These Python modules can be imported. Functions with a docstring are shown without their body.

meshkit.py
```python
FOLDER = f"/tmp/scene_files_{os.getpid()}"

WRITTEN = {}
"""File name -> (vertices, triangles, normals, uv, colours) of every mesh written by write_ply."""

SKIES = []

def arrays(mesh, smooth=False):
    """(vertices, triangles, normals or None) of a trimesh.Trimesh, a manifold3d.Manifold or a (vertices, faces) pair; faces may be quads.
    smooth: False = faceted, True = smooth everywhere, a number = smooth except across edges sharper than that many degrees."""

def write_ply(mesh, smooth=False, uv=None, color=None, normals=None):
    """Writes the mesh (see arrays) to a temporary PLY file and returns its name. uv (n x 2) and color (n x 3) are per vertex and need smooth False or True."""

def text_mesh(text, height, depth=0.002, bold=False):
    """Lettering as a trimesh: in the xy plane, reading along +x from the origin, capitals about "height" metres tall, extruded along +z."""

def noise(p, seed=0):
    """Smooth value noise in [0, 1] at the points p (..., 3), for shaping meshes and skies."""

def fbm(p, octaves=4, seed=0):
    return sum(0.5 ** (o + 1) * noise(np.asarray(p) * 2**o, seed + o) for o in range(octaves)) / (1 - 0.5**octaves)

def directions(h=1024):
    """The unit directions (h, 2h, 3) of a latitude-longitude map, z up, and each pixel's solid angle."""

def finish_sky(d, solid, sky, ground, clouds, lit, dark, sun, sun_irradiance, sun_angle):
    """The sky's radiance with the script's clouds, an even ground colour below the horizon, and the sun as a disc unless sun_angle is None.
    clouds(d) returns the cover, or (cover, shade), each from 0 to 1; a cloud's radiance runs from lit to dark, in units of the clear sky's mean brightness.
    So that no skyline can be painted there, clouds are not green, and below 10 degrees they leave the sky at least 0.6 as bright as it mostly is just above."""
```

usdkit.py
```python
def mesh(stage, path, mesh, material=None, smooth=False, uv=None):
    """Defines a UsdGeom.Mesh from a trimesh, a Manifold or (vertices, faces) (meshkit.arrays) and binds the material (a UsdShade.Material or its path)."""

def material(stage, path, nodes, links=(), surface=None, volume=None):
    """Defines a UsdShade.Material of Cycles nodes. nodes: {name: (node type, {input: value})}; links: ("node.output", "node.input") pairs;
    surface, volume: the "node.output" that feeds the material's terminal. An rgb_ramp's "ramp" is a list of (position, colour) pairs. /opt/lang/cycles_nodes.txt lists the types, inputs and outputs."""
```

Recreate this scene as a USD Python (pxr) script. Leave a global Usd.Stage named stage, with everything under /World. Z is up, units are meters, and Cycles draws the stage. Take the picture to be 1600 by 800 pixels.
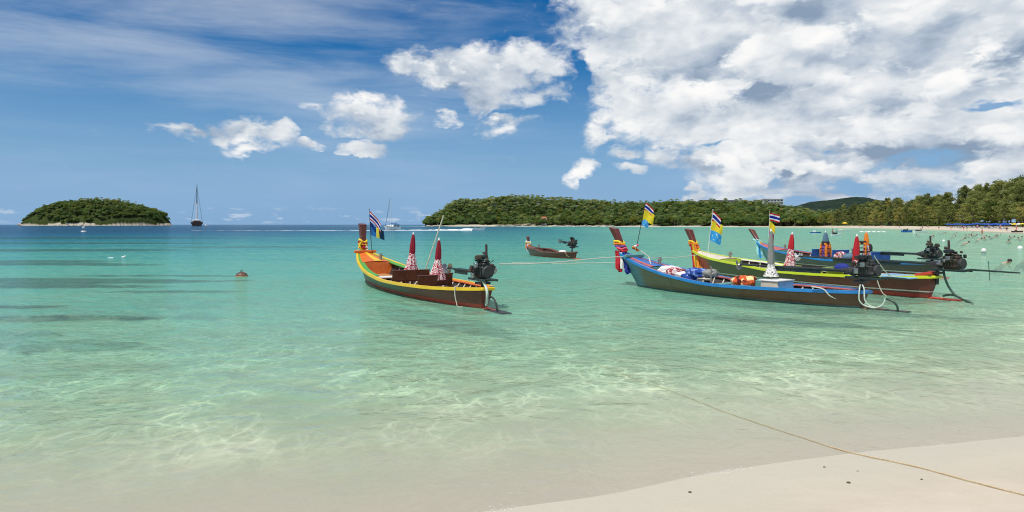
import math, random
import numpy as np, trimesh, usdkit, meshkit
from pxr import Usd, UsdGeom, UsdLux, UsdShade, Gf, Sdf, Vt

stage = Usd.Stage.CreateInMemory()
UsdGeom.SetStageUpAxis(stage, 'Z'); UsdGeom.SetStageMetersPerUnit(stage, 1.0)
UsdGeom.Xform.Define(stage, '/World'); UsdGeom.Scope.Define(stage, '/World/Looks')
R = random.Random(7); NR = np.random.default_rng(7)

# ------------------------------------------------------------------ camera
EYE, F, HOR = 2.2, 1067.0, 351.0          # eye height, focal length and horizon row of the 1600 x 800 photograph
cam = UsdGeom.Camera.Define(stage, '/World/camera')
cam.CreateHorizontalApertureAttr(36.0); cam.CreateVerticalApertureAttr(18.0)
cam.CreateFocalLengthAttr(36.0 * F / 1600)
cam.CreateVerticalApertureOffsetAttr(-36.0 * (400 - HOR) / 1600)
cam.CreateClippingRangeAttr((0.05, 60000.0)); cam.CreateFStopAttr(0.0)
cam.CreateExposureAttr(0.0)
cx = UsdGeom.Xformable(cam); cx.AddTranslateOp().Set((0, 0, EYE)); cx.AddRotateXOp().Set(90.0)

# ------------------------------------------------------------------ node graph helper
class Graph:
    def __init__(self): self.n, self.l, self.k = {}, [], 0
    def add(self, kind, out, **inp):
        self.k += 1; nm = f'{kind[:10]}{self.k}'; const = {}
        for a, v in inp.items():
            if isinstance(v, tuple) and len(v) == 2 and v[0] == '@': self.l.append((v[1], f'{nm}.{a}'))
            else: const[a] = v
        self.n[nm] = (kind, const)
        return ('@', f'{nm}.{out}')
    def out(self, ref, other): return ('@', ref[1].split('.')[0] + '.' + other)
    def math(self, op, a, b=0.0, c=0.0, clamp=False): return self.add('math', 'value', math_type=op, value1=a, value2=b, value3=c, use_clamp=clamp)
    def vmath(self, op, a, b=(0., 0., 0.), out='vector', **k): return self.add('vector_math', out, math_type=op, vector1=a, vector2=b, **k)
    def noise(self, vec, scale, detail=4.0, rough=0.55, dist=0.0, out='fac'): return self.add('noise_texture', out, vector=vec, scale=scale, detail=detail, roughness=rough, distortion=dist)
    def noise2(self, vec, scale, detail=4.0, rough=0.55, dist=0.0, out='fac'): return self.add('noise_texture', out, dimensions='2D', vector=vec, scale=scale, detail=detail, roughness=rough, distortion=dist)
    def mix(self, fac, a, b, kind='mix'): return self.add('mix', 'color', mix_type=kind, fac=fac, color1=a, color2=b)
    def ramp(self, fac, stops): return self.add('rgb_ramp', 'color', ramp=stops, fac=fac)
    def remap(self, v, a, b, c=0.0, d=1.0, kind='smoothstep'): return self.add('map_range', 'result', range_type=kind, value=v, from_min=a, from_max=b, to_min=c, to_max=d, clamp=True)
    def mapping(self, v, loc=(0., 0., 0.), rot=(0., 0., 0.), scale=(1., 1., 1.)): return self.add('mapping', 'vector', mapping_type='point', vector=v, location=loc, rotation=rot, scale=scale)
    def make(self, name, surface=None, volume=None):
        return usdkit.material(stage, f'/World/Looks/{name}', self.n, self.l, surface=surface[1] if surface else None, volume=volume[1] if volume else None)

# ------------------------------------------------------------------ sun and sky
SUN = np.array([-0.30, -0.30, 0.90]); SUN = SUN / np.linalg.norm(SUN)
sun = UsdLux.DistantLight.Define(stage, '/World/sun')
sun.CreateIntensityAttr(1.0); sun.CreateAngleAttr(0.53); sun.CreateNormalizeAttr(True); sun.CreateColorAttr(Gf.Vec3f(1.0, 0.955, 0.89))
_z = SUN; _x = np.cross([0, 1, 0], _z); _x /= np.linalg.norm(_x); _y = np.cross(_z, _x)
UsdGeom.Xformable(sun).AddTransformOp().Set(Gf.Matrix4d(*_x, 0, *_y, 0, *_z, 0, 0, 0, 0, 1))
SKY_STRENGTH = 0.1

def azel(px, py):
    u, v = (px - 800) / F, (HOR - py) / F
    return math.atan(u), math.atan(v / math.sqrt(1 + u * u))

def build_sky():
    g = Graph()
    d = g.vmath('normalize', g.add('geometry', 'position'))
    s = g.add('separate_xyz', 'x', vector=d); X, Y, Z = s, g.out(s, 'y'), g.out(s, 'z')
    sky = g.add('sky_texture', 'color', sky_type='single_scattering', sun_disc=False, sun_elevation=math.asin(SUN[2]), sun_rotation=math.atan2(SUN[0], SUN[1]),
                altitude=0.0, air_density=1.0, aerosol_density=0.55, ozone_density=4.0)
    sky = g.add('hsv', 'color', hue=0.505, saturation=1.55, value=0.84, fac=1.0, color=sky)
    az = g.math('arctan2', X, Y); el = g.math('arcsine', Z)
    ae = g.add('combine_xyz', 'vector', x=az, y=el, z=0.0)
    # noise space: seen along the coast, flattened so that clouds are wider than high
    nd = g.add('combine_xyz', 'vector', x=X, y=g.math('multiply', Z, 1.75), z=0.0)
    # thin high streaks
    n1 = g.noise2(g.mapping(nd, rot=(0.0, 0.0, -0.13), scale=(1.0, 3.6, 0.)), 2.4, 6.0, 0.60, 0.2)
    n2 = g.noise2(g.mapping(nd, loc=(3., 1., 0.), rot=(0.0, 0.0, -0.2), scale=(1., 1.7, 0.)), 2.6, 2.0, 0.5)
    veil = g.math('multiply', g.math('multiply', g.remap(n1, 0.28, 0.80), g.remap(n2, 0.30, 0.55)), 0.55)
    low = g.remap(Z, 0.0, 0.20, 1.0, 0.0)                               # thin bands towards the horizon
    bands = g.math('multiply', g.remap(g.noise2(g.mapping(nd, loc=(7., 0., 0.), scale=(1., 14., 0.)), 2.2, 4.0, 0.6), 0.46, 0.72), 0.22)
    veil = g.math('maximum', veil, g.math('multiply', bands, low))
    sky = g.mix(veil, sky, (6.3, 6.9, 7.7))
    sky = g.mix(g.remap(Z, 0.0, 0.28, 0.88, 0.0), sky, (2.2, 4.15, 6.9))
    # cumulus: soft places of cloud, warped and broken up by noise
    w1 = g.vmath('scale', g.vmath('subtract', g.noise2(nd, 9.0, 4.0, 0.6, out='color'), (0.5, 0.5, 0.5)), scale=0.085)
    pw = g.vmath('add', ae, w1)
    def place(px, py, rx, ry, grow):
        a, e = azel(px, py); k = 1 + ((px - 800) / F) ** 2
        sx, sy = F / rx * k * grow, F / ry * math.sqrt(k) * grow
        return g.add('gradient_texture', 'fac', gradient_type='spherical', vector=g.mapping(pw, loc=(-a * sx, -e * sy, 0.), scale=(sx, sy, 0.0)))
    field = None
    for (px, py, rx, ry, amp, rot) in CLOUDS:
        b = place(px, py, rx, ry, 0.60 if rx > 100 else 0.70)
        if amp != 1: b = g.math('multiply', b, amp)
        field = b if field is None else g.math('maximum', field, b)
    for (px, py, rx, ry, amp) in GAPS: field = g.math('subtract', field, g.math('multiply', place(px, py, rx, ry, 1.0), amp), clamp=True)
    # the rest of the sky carries on like the part in view: scattered cumulus, more of it to the right
    FAR = g.noise2(g.mapping(nd, loc=(11., 5., 0.)), 2.1, 2.0, 0.5)
    away = g.math('multiply', g.remap(FAR, 0.47, 0.62, 0.0, 0.7), g.remap(g.math('absolute', az), 0.72, 0.9))
    tiny = g.math('multiply', g.remap(g.noise2(g.mapping(nd, loc=(1.7, 0., 0.), scale=(1., 2.2, 0.)), 26.0, 4.0, 0.6), .55, .70, 0., .45), g.math('multiply', g.remap(el, 0.000, 0.006), g.remap(el, 0.010, 0.030, 1.0, 0.0)))
    sky = g.mix(tiny, sky, (7.6, 8.2, 8.8))
    field = g.math('maximum', field, g.math('multiply', away, g.remap(Z, 0.02, 0.08)))
    field = g.math('maximum', field, g.math('multiply', g.remap(FAR, 0.47, 0.62, 0.0, 0.7), g.remap(el, 0.40, 0.5)))
    def fb(v, dt):
        puffs = g.add('voronoi_texture', 'distance', dimensions='2D', feature='f1', vector=v, scale=13.0, detail=2.0, roughness=0.5, lacunarity=2.3, use_normalize=True)
        return g.math('subtract', g.math('add', g.noise2(v, 7.0, dt, 0.56, 0.1), 0.20), g.math('multiply', puffs, 0.42))
    wob = g.vmath('add', nd, g.vmath('scale', g.noise2(nd, 28.0, 2.0, 0.5, out='color'), scale=0.022))
    N = fb(wob, 6.0)
    NU = fb(g.vmath('add', wob, (-0.010, 0.050, 0.0)), 2.5)
    bp_ = g.mapping(nd, loc=(4., 2., 1.))
    dome_ = lambda v: g.add('voronoi_texture', 'distance', dimensions='2D', feature='smooth_f1', smoothness=0.45, vector=v, scale=5.2, detail=1.0, roughness=0.5, lacunarity=2.1, use_normalize=True)
    wb2 = g.vmath('add', bp_, g.vmath('scale', g.noise2(nd, 8.0, 2.0, 0.5, out='color'), scale=0.14))
    relief2 = g.math('subtract', dome_(g.vmath('add', wb2, (-0.015, 0.075, 0.0))), dome_(wb2))
    dens = g.math('add', g.math('multiply', field, 1.15), g.math('multiply', g.math('subtract', N, 0.53), 1.65))
    dens = g.math('multiply', dens, g.remap(field, 0.0, 0.12))
    feath = g.noise2(g.vmath('add', nd, g.vmath('scale', g.noise2(nd, 22.0, 3.0, 0.6, out='color'), scale=0.05)), 30.0, 5.0, 0.68)
    cover = g.remap(g.math('add', dens, g.math('multiply', g.math('subtract', feath, 0.5), 0.75)), 0.08, 0.80)
    relief = g.math('subtract', N, NU)
    thick = g.remap(dens, 0.5, 1.4)
    lum = g.math('add', 0.70, g.math('multiply', relief, 1.9))
    lum = g.math('add', lum, g.math('multiply', relief2, 0.85))
    lum = g.math('subtract', lum, g.math('multiply', thick, 0.10))
    under = None
    for (px, py, rx, ry, amp) in SHADES:                                  # broad darker undersides
        b = g.math('multiply', place(px, py, rx, ry, 1.0), amp)
        under = b if under is None else g.math('maximum', under, b)
    lum = g.math('subtract', lum, under)
    # nearer heaps in front of the grey mass, with crisp bright heads
    p2 = g.mapping(wob, loc=(2.7, 1.3, 0.)); Q = fb(p2, 5.0); QU = fb(g.vmath('add', p2, (-0.012, 0.042, 0.0)), 3.0)
    d2 = g.math('add', g.math('multiply', g.math('minimum', field, 0.75), 0.5), g.math('multiply', g.math('subtract', Q, 0.53), 2.4))
    d2 = g.math('subtract', d2, g.math('multiply', under, 0.45))
    c2 = g.math('multiply', g.remap(g.math('add', d2, g.math('multiply', g.math('subtract', feath, 0.5), 0.5)), 0.26, 0.62), g.remap(field, 0.15, 0.4))
    l2 = g.math('subtract', g.math('add', 0.76, g.math('multiply', g.math('subtract', Q, QU), 2.3)), g.math('multiply', g.remap(d2, 0.5, 1.1), 0.10))
    lum = g.add('mix_float', 'result', fac=c2, a=lum, b=l2, use_clamp=True)
    lum = g.math('subtract', g.math('multiply', lum, 0.76), g.math('multiply', g.math('subtract', 0.5, feath), 0.24))
    cl = g.ramp(lum, CLOUD_TONES)
    cl = g.vmath('scale', cl, scale=CLOUD_GAIN)
    col = g.mix(cover, sky, cl)
    return g.make('sky_air', g.add('background_shader', 'background', color=col, strength=SKY_STRENGTH))

CLOUD_GAIN = 9.6
GAPS = [(1565, 164, 80, 22, 1.5), (1310, 224, 60, 18, .7), (1120, 228, 70, 16, .6), (1455, 256, 110, 18, .5), (1330, 284, 80, 11, .6), (905, 120, 20, 36, .8)]
CLOUD_TONES = [(0.0, (0.27, 0.36, 0.49)), (0.25, (0.47, 0.55, 0.66)), (0.45, (0.64, 0.70, 0.77)), (0.62, (0.78, 0.82, 0.86)), (0.82, (0.93, 0.94, 0.95)), (1.0, (1.02, 1.01, 1.0))]
CLOUDS = [  # px, py, half width, half height in the photograph's pixels (turned into directions), weight, tilt
    (640, 100, 40, 30, 1, 0), (700, 120, 75, 32, 1, 0), (765, 108, 80, 42, 1.05, 0), (840, 92, 45, 30, 1, 0), (760, 145, 40, 18, .8, 0), (845, 140, 40, 20, .8, 0),
    (545, 182, 40, 20, .9, 0), (590, 186, 60, 22, .95, 0), (496, 168, 14, 10, .6, 0), (640, 194, 20, 6, .5, 0), (690, 187, 20, 8, .7, 0),
    (300, 212, 58, 14, .95, 0), (345, 212, 40, 14, .85, 0), (395, 210, 55, 22, .9, 0), (385, 230, 40, 9, .75, 0), (475, 220, 24, 10, .8, 0), (573, 233, 30, 16, .9, 15),
    (790, 194, 42, 18, .75, -25), (935, 200, 30, 34, .8, 35), (950, 212, 30, 12, .7, 0), (910, 260, 22, 16, .95, 0),
    (1045, 252, 38, 22, 1.15, 0), (990, 240, 30, 15, 1.0, 0), (985, 272, 28, 9, .9, 0),
    (1000, 60, 110, 110, 1.2, 0), (960, 115, 60, 40, 1.0, 0), (1130, 60, 180, 120, 1.35, 0), (1330, 100, 260, 170, 1.5, 0), (1540, 90, 220, 180, 1.4, 0),
    (1070, 168, 110, 42, .95, 0), (1200, 205, 140, 55, .95, 0), (1380, 215, 170, 60, 1.0, 0), (1580, 215, 110, 40, .9, 0), (1140, 245, 70, 40, 1.0, 0),
    (1240, 262, 110, 32, 1.0, 0), (1400, 275, 130, 24, .9, 0), (1085, 308, 20, 9, .9, 0), (1160, 297, 60, 18, 1.0, 0), (1270, 300, 110, 16, .9, 0), (1545, 282, 70, 20, .95, 0), (940, 8, 50, 14, .8, 0),
]
SHADES = [(1270, 14, 160, 46, .55), (1230, 150, 200, 36, .55), (1100, 130, 130, 28, .28), (1420, 140, 180, 70, .30), (1260, 226, 170, 22, .38), (1480, 246, 180, 28, .40), (1200, 270, 120, 14, .34), (1560, 110, 130, 80, .30),
          (750, 155, 90, 14, .35), (575, 205, 80, 12, .35), (385, 240, 120, 10, .3), (1330, 290, 160, 14, .25)]
dome = UsdLux.DomeLight.Define(stage, '/World/sky'); dome.CreateIntensityAttr(1.0)
UsdShade.MaterialBindingAPI.Apply(dome.GetPrim()).Bind(build_sky())
dome.GetPrim().SetCustomDataByKey('kind', 'structure')
# ------------------------------------------------------------------ helpers: meshes, things, parts
class MB:
    """Collects triangles and quads of one mesh."""
    def __init__(self): self.v, self.f, self.n = [], [], 0
    def raw(self, v, f):
        v = np.asarray(v, float); f = np.asarray(f, int)
        if len(f) == 0: return self
        if f.shape[1] == 4: f = np.vstack([f[:, [0, 1, 2]], f[:, [0, 2, 3]]])
        self.v.append(v); self.f.append(f + self.n); self.n += len(v); return self
    def tm(self, m): return self.raw(m.vertices, m.faces)
    def box(self, c, size, rot=None, chamfer=0.0):
        sx, sy, sz = np.array(size, float) / 2
        if chamfer > 0:
            ch = min(chamfer, sx * .8, sy * .8, sz * .8); pts = []
            for a in (-1, 1):
                for b in (-1, 1):
                    for e in (-1, 1):
                        pts += [(a * (sx - ch), b * (sy - ch), e * sz), (a * (sx - ch), b * sy, e * (sz - ch)), (a * sx, b * (sy - ch), e * (sz - ch))]
            m = trimesh.convex.convex_hull(np.array(pts)); v, f = np.array(m.vertices), np.array(m.faces)
        else:
            v = np.array([(a * sx, b * sy, e * sz) for a in (-1, 1) for b in (-1, 1) for e in (-1, 1)])
            f = np.array([[0, 1, 3, 2], [4, 6, 7, 5], [0, 4, 5, 1], [2, 3, 7, 6], [0, 2, 6, 4], [1, 5, 7, 3]])
        if rot is not None: v = v @ np.asarray(rot).T
        return self.raw(v + np.asarray(c, float), f)
    def tube(self, pts, r, seg=8, cap=True):
        p = np.asarray(pts, float); r = np.broadcast_to(np.asarray(r, float), len(p)); n = len(p)
        t = np.gradient(p, axis=0); t /= np.maximum(np.linalg.norm(t, axis=1, keepdims=True), 1e-9)
        a = np.array([0, 0, 1.]) if abs(t[0, 2]) < .9 else np.array([1., 0, 0]); V = []
        for i in range(n):
            a = a - t[i] * (a @ t[i]); a /= max(np.linalg.norm(a), 1e-9); b = np.cross(t[i], a)
            th = np.linspace(0, 2 * np.pi, seg, endpoint=False)
            V.append(p[i] + r[i] * (np.cos(th)[:, None] * a + np.sin(th)[:, None] * b))
        V = np.vstack(V); Fc = []
        for i in range(n - 1):
            for k in range(seg): Fc.append((i * seg + k, i * seg + (k + 1) % seg, (i + 1) * seg + (k + 1) % seg, (i + 1) * seg + k))
        self.raw(V, Fc)
        if cap:
            for ring, flip in ((0, True), (n - 1, False)):
                idx = list(range(ring * seg, ring * seg + seg)); tri = [(0, k, k + 1) for k in range(1, seg - 1)]
                if flip: tri = [(a_, c_, b_) for a_, b_, c_ in tri]
                self.raw(V[idx], tri)
        return self
    def lathe(self, prof, c=(0, 0, 0), seg=12, axis=2, wob=None):
        V, Fc = [], []; th = np.linspace(0, 2 * np.pi, seg, endpoint=False)
        for j, (r, z) in enumerate(prof):
            rr = r * (1 + (wob(th, j / max(1, len(prof) - 1)) if wob else 0))
            V.append(np.stack([rr * np.cos(th), rr * np.sin(th), np.full(seg, z)], 1))
        V = np.vstack(V)
        if axis == 0: V = V[:, [2, 0, 1]]
        elif axis == 1: V = V[:, [1, 2, 0]]
        for j in range(len(prof) - 1):
            for k in range(seg): Fc.append((j * seg + k, j * seg + (k + 1) % seg, (j + 1) * seg + (k + 1) % seg, (j + 1) * seg + k))
        return self.raw(V + np.asarray(c, float), Fc)
    def grid(self, P, closed=False):
        """P: (n, m, 3) points of a sheet."""
        n, m = P.shape[:2]; Fc = []
        for i in range(n - 1):
            for j in range(m - 1): Fc.append((i * m + j, i * m + j + 1, (i + 1) * m + j + 1, (i + 1) * m + j))
        return self.raw(P.reshape(-1, 3), Fc)
    def arr(self): return np.vstack(self.v), np.vstack(self.f)

def weld(v, f):
    key = np.round(v * 2e4).astype(np.int64); _, first, inv = np.unique(key, axis=0, return_index=True, return_inverse=True); f = inv.ravel()[f]
    return v[first], f[(f[:, 0] != f[:, 1]) & (f[:, 1] != f[:, 2]) & (f[:, 0] != f[:, 2])]
_names = {}
def numbered(path):
    if path not in _names: _names[path] = 0; return path
    _names[path] += 1; return f'{path}_{_names[path]:03d}'
def path_of(p): return str(p.GetPath()) if hasattr(p, 'GetPath') else p
def put(parent, name, mb, mat, smooth=False, at=None):
    """One Mesh prim under parent (or /World)."""
    p = numbered(path_of(parent or '/World') + '/' + name)
    m = usdkit.mesh(stage, p, weld(*mb.arr()) if isinstance(mb, MB) else mb, M[mat] if isinstance(mat, str) else mat, smooth=smooth)
    if at is not None: UsdGeom.Xformable(m).AddTranslateOp().Set(tuple(map(float, at)))
    return m.GetPrim()
def tag(p, label=None, cat=None, group=None, kind=None):
    for k, v in (('label', label), ('category', cat), ('group', group), ('kind', kind)):
        if v: p.SetCustomDataByKey(k, v)
    return p
def thing(name, label, cat, loc=(0, 0, 0), rz=0.0, group=None, scale=None, rot=None):
    x = UsdGeom.Xform.Define(stage, numbered('/World/' + name)); x.AddTranslateOp().Set(tuple(map(float, loc)))
    if rz: x.AddRotateZOp().Set(float(rz))
    if rot is not None: x.AddRotateXYZOp().Set(tuple(map(float, rot)))
    if scale is not None: x.AddScaleOp().Set(tuple(map(float, np.broadcast_to(scale, 3))))
    return tag(x.GetPrim(), label, cat, group)
def sub(parent, name):
    return UsdGeom.Xform.Define(stage, numbered(path_of(parent) + '/' + name)).GetPrim()
def copy_of(proto, name, label, cat, loc, rz=0.0, group=None, scale=None, rot=None):
    p = thing(name, label, cat, loc, rz, group, scale, rot)
    p.GetReferences().AddInternalReference(Sdf.Path(path_of(proto))); p.SetInstanceable(True); return p
def proto(name):
    return stage.CreateClassPrim('/World/Prototypes/' + name) if stage.GetPrimAtPath('/World/Prototypes') else (stage.CreateClassPrim('/World/Prototypes'), stage.CreateClassPrim('/World/Prototypes/' + name))[1]
def gp(px, py, z=0.0):
    """The point at height z that the photograph shows at a pixel."""
    Y = (EYE - z) * F / (py - HOR); return np.array([(px - 800) / F * Y, Y, z])
def at_depth(px, py, Y): return np.array([(px - 800) / F * Y, Y, EYE + (HOR - py) / F * Y])
def rotz(a): c, s = math.cos(a), math.sin(a); return np.array([[c, -s, 0], [s, c, 0], [0, 0, 1.]])
def roty(a): c, s = math.cos(a), math.sin(a); return np.array([[c, 0, s], [0, 1, 0], [-s, 0, c]])
def rotx(a): c, s = math.cos(a), math.sin(a); return np.array([[1, 0, 0], [0, c, -s], [0, s, c]])
def smooth01(x, a, b): t = np.clip((np.asarray(x, float) - a) / (b - a), 0, 1); return t * t * (3 - 2 * t)

# ------------------------------------------------------------------ materials
M = {}
def paint(name, col, rough=0.5, wear=0.25, scale=6.0, metal=0.0, spec=0.4, bump=0.0, coat=0.0):
    """A painted or plain surface with uneven tone."""
    g = Graph(); tc = g.add('texture_coordinate', 'object')
    n = g.noise(tc, scale, 5.0, 0.6); n2 = g.noise(g.mapping(tc, loc=(3., 7., 1.)), scale * 7, 3.0, 0.6)
    dark = tuple(c * (1 - wear) for c in col); lite = tuple(min(1.0, c * (1 + wear * .6) + wear * .02) for c in col)
    c = g.ramp(n, [(0.3, dark), (0.5, tuple(col)), (0.7, lite)])
    c = g.mix(g.remap(n2, .55, .75, 0., wear * .8), c, tuple(x * .55 for x in col))
    kw = {}
    if bump: kw['normal'] = g.add('bump', 'normal', height=n2, strength=bump, distance=0.01)
    M[name] = g.make(name, g.add('principled_bsdf', 'BSDF', base_color=c, roughness=rough, metallic=metal, specular_ior_level=spec, coat_weight=coat, **kw)); return M[name]
# ------------------------------------------------------------------ land, sea bed, sea
SHORE = [(-400, -190), (-60, -16), (-14, 1.2), (-5.5, 3.9), (-2.6, 4.65), (-0.54, 5.23), (1.6, 5.95), (3.6, 6.55), (5.27, 7.03), (9, 8.3), (22, 15), (60, 48), (104, 110),
         (127, 168), (150, 215), (176, 275), (200, 340), (224, 430), (238, 520), (240, 600), (222, 680), (176, 740), (120, 782), (78, 822), (20, 862), (-33, 880), (-80, 888), (-114, 905), (-124, 925)]
LAND = SHORE + [(-134, 1000), (-134, 1060), (-100, 1120), (-40, 1200), (200, 1700), (900, 2600), (4500, 3600), (4500, -900), (-400, -900)]
ISLE = (-850.0, 1400.0, 143.0, 85.0)

def _segdist(p, line):
    best = np.full(len(p), 1e18)
    for a, b in zip(line[:-1], line[1:]):
        a, b = np.array(a, float), np.array(b, float); d = b - a
        t = np.clip(((p - a) @ d) / (d @ d), 0, 1); best = np.minimum(best, ((p - a - t[:, None] * d) ** 2).sum(1))
    return np.sqrt(best)
def _inside(p, poly):
    q = np.array(poly, float); x, y = p[:, 0], p[:, 1]; r = np.zeros(len(p), bool); j = len(q) - 1
    for i in range(len(q)):
        c = ((q[i, 1] > y) != (q[j, 1] > y)) & (x < (q[j, 0] - q[i, 0]) * (y - q[i, 1]) / (q[j, 1] - q[i, 1] + 1e-12) + q[i, 0])
        r ^= c; j = i
    return r
def shore_dist(x, y):
    """Metres inland from the water's edge (negative at sea)."""
    p = np.stack([np.ravel(x), np.ravel(y)], 1).astype(float)
    d = _segdist(p, LAND + LAND[:1]); return np.where(_inside(p, LAND), d, -d).reshape(np.shape(x))

SKYLINE = np.array([(560, 352), (654, 344), (664, 331), (680, 323), (700, 318), (720, 314), (760, 311), (820, 311), (880, 315), (930, 319), (1000, 321), (1050, 319), (1100, 319), (1160, 319), (1200, 322), (1240, 330), (1280, 337), (1340, 340), (1600, 345), (2200, 345)], float)
def hills(x, y, d):
    """Ground height inland: a wooded ridge round the bay, flat behind the near beach."""
    px = 800 + F * x / np.maximum(y, 1.0)
    top = EYE + (HOR - np.interp(px, SKYLINE[:, 0], SKYLINE[:, 1])) / F * y - 9.0
    k = smooth01(px, 690, 800); rise = smooth01(d, 2, 60) * (1 - k) + smooth01(d, 14, 130) * k
    return np.where(y > 560, np.maximum(top, 0) * rise, 0.0)
def isle(x, y):
    cx_, cy_, rx, ry = ISLE; u, v = (x - cx_) / rx, (y - cy_) / ry; r = np.sqrt(u * u + v * v)
    prof = np.interp(u, [-1.1, -.98, -.86, -.65, -.4, 0, .3, .6, .85, .97, 1.1], [0, 2.5, 9, 32, 42, 45, 42, 33, 22, 4, 0])
    return np.where(r < 1.02, prof * np.clip(1 - np.abs(v) ** 3.0 / np.maximum(1e-6, (1 - np.clip(np.abs(u), 0, .999) ** 3)), 0, 1), -30.0)
REEFS = [(30, 437, 9, 1.5), (100, 448, 6, 1.0), (20, 412, 10, 2.5), (70, 408, 8, 2.0), (95, 442, 5.5, .9), (160, 441, 5.5, .9), (225, 440, 5.0, .8), (285, 439, 4.5, .7), (60, 445, 4, .7), (260, 456, 4.0, .6), (310, 456, 2.2, .4), (50, 500, 2.6, .55), (110, 497, 3.2, .7), (160, 499, 2.0, .4),
         (20, 480, 2.5, .6), (380, 386, 16, 3.0), (60, 391, 22, 5), (10, 372, 60, 16), (110, 372, 50, 12), (150, 414, 6, 1.2), (240, 431, 6, .8), (120, 380, 30, 6)]
def reef(x, y):
    out = np.zeros(np.shape(x))
    for px, py, rx, ry in REEFS:
        c = gp(px, py); u, v = (x - c[0]) / rx, (y - c[1]) / ry
        out = np.maximum(out, smooth01(1 - np.sqrt(u * u + v * v), 0.0, 0.75))
    return out
def bed_depth(d):
    """Depth of water at d metres from the edge."""
    return np.interp(d, [0, .6, 2, 5, 10, 16, 25, 40, 80, 200, 500, 1500, 6000], [0, .025, .115, .34, .66, .92, 1.25, 1.7, 2.5, 4.4, 8, 16, 30])
def ground(x, y, full=False):
    x, y = np.asarray(x, float), np.asarray(y, float); d = shore_dist(x, y)
    n = meshkit.fbm(np.stack([x * .35, y * .5, 0 * x], -1), 3, 3) - .5
    d = d + n * np.clip(1 + np.abs(d) * .12, 0, 6) * .55
    n2 = meshkit.fbm(np.stack([x * 1.3, y * 1.6, 0 * x + 4], -1), 3, 9) - .5
    land = np.interp(d, [0, 3, 8, 16, 30, 60, 4000], [0, .13, .40, 1.0, 1.6, 2.2, 3.5]) + hills(x, y, d) + n2 * .03 * smooth01(d, .2, 2.5)
    left = smooth01(-x, 5, 170) * 1.9 + 1 - .60 * smooth01(x, 2, 34) * smooth01(-d, 8, 22)                                  # open sea lies to the left
    sea = -bed_depth(-d * left) + n2 * np.clip(-d * .012, 0, .14)
    z = np.where(d > 0, land, sea)
    rf = reef(x, y); z = np.where(z < 0, z * (1 - .35 * rf), z); far = z
    if full: return far, rf
    return far

def polar(r0, r1, nr, na, front=1.0):
    """A sheet of rings round the camera, finer in front of it."""
    r = np.geomspace(r0, r1, nr); s = np.linspace(-1, 1, na); a = np.pi * (0.34 * s + 0.66 * s ** 5)
    rr, aa = np.meshgrid(r, a, indexing='ij'); return rr * np.sin(aa), rr * np.cos(aa)
def sheet(x, y, z, keep=None):
    n, m = x.shape; i = np.arange(n * m).reshape(n, m)
    f = np.stack([i[:-1, :-1], i[:-1, 1:], i[1:, 1:], i[1:, :-1]], -1).reshape(-1, 4)
    v = np.stack([x, y, z], -1).reshape(-1, 3)
    if keep is not None:
        f = f[keep.ravel()[f].any(1)]; used = np.unique(f); mp = np.full(len(v), -1); mp[used] = np.arange(len(used)); return v[used], mp[f], used
    return v, f, np.arange(len(v))
def primvar(prim, name, vals):
    UsdGeom.PrimvarsAPI(prim).CreatePrimvar(name, Sdf.ValueTypeNames.FloatArray, 'vertex').Set(Vt.FloatArray.FromNumpy(np.asarray(vals, np.float32)))

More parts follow.
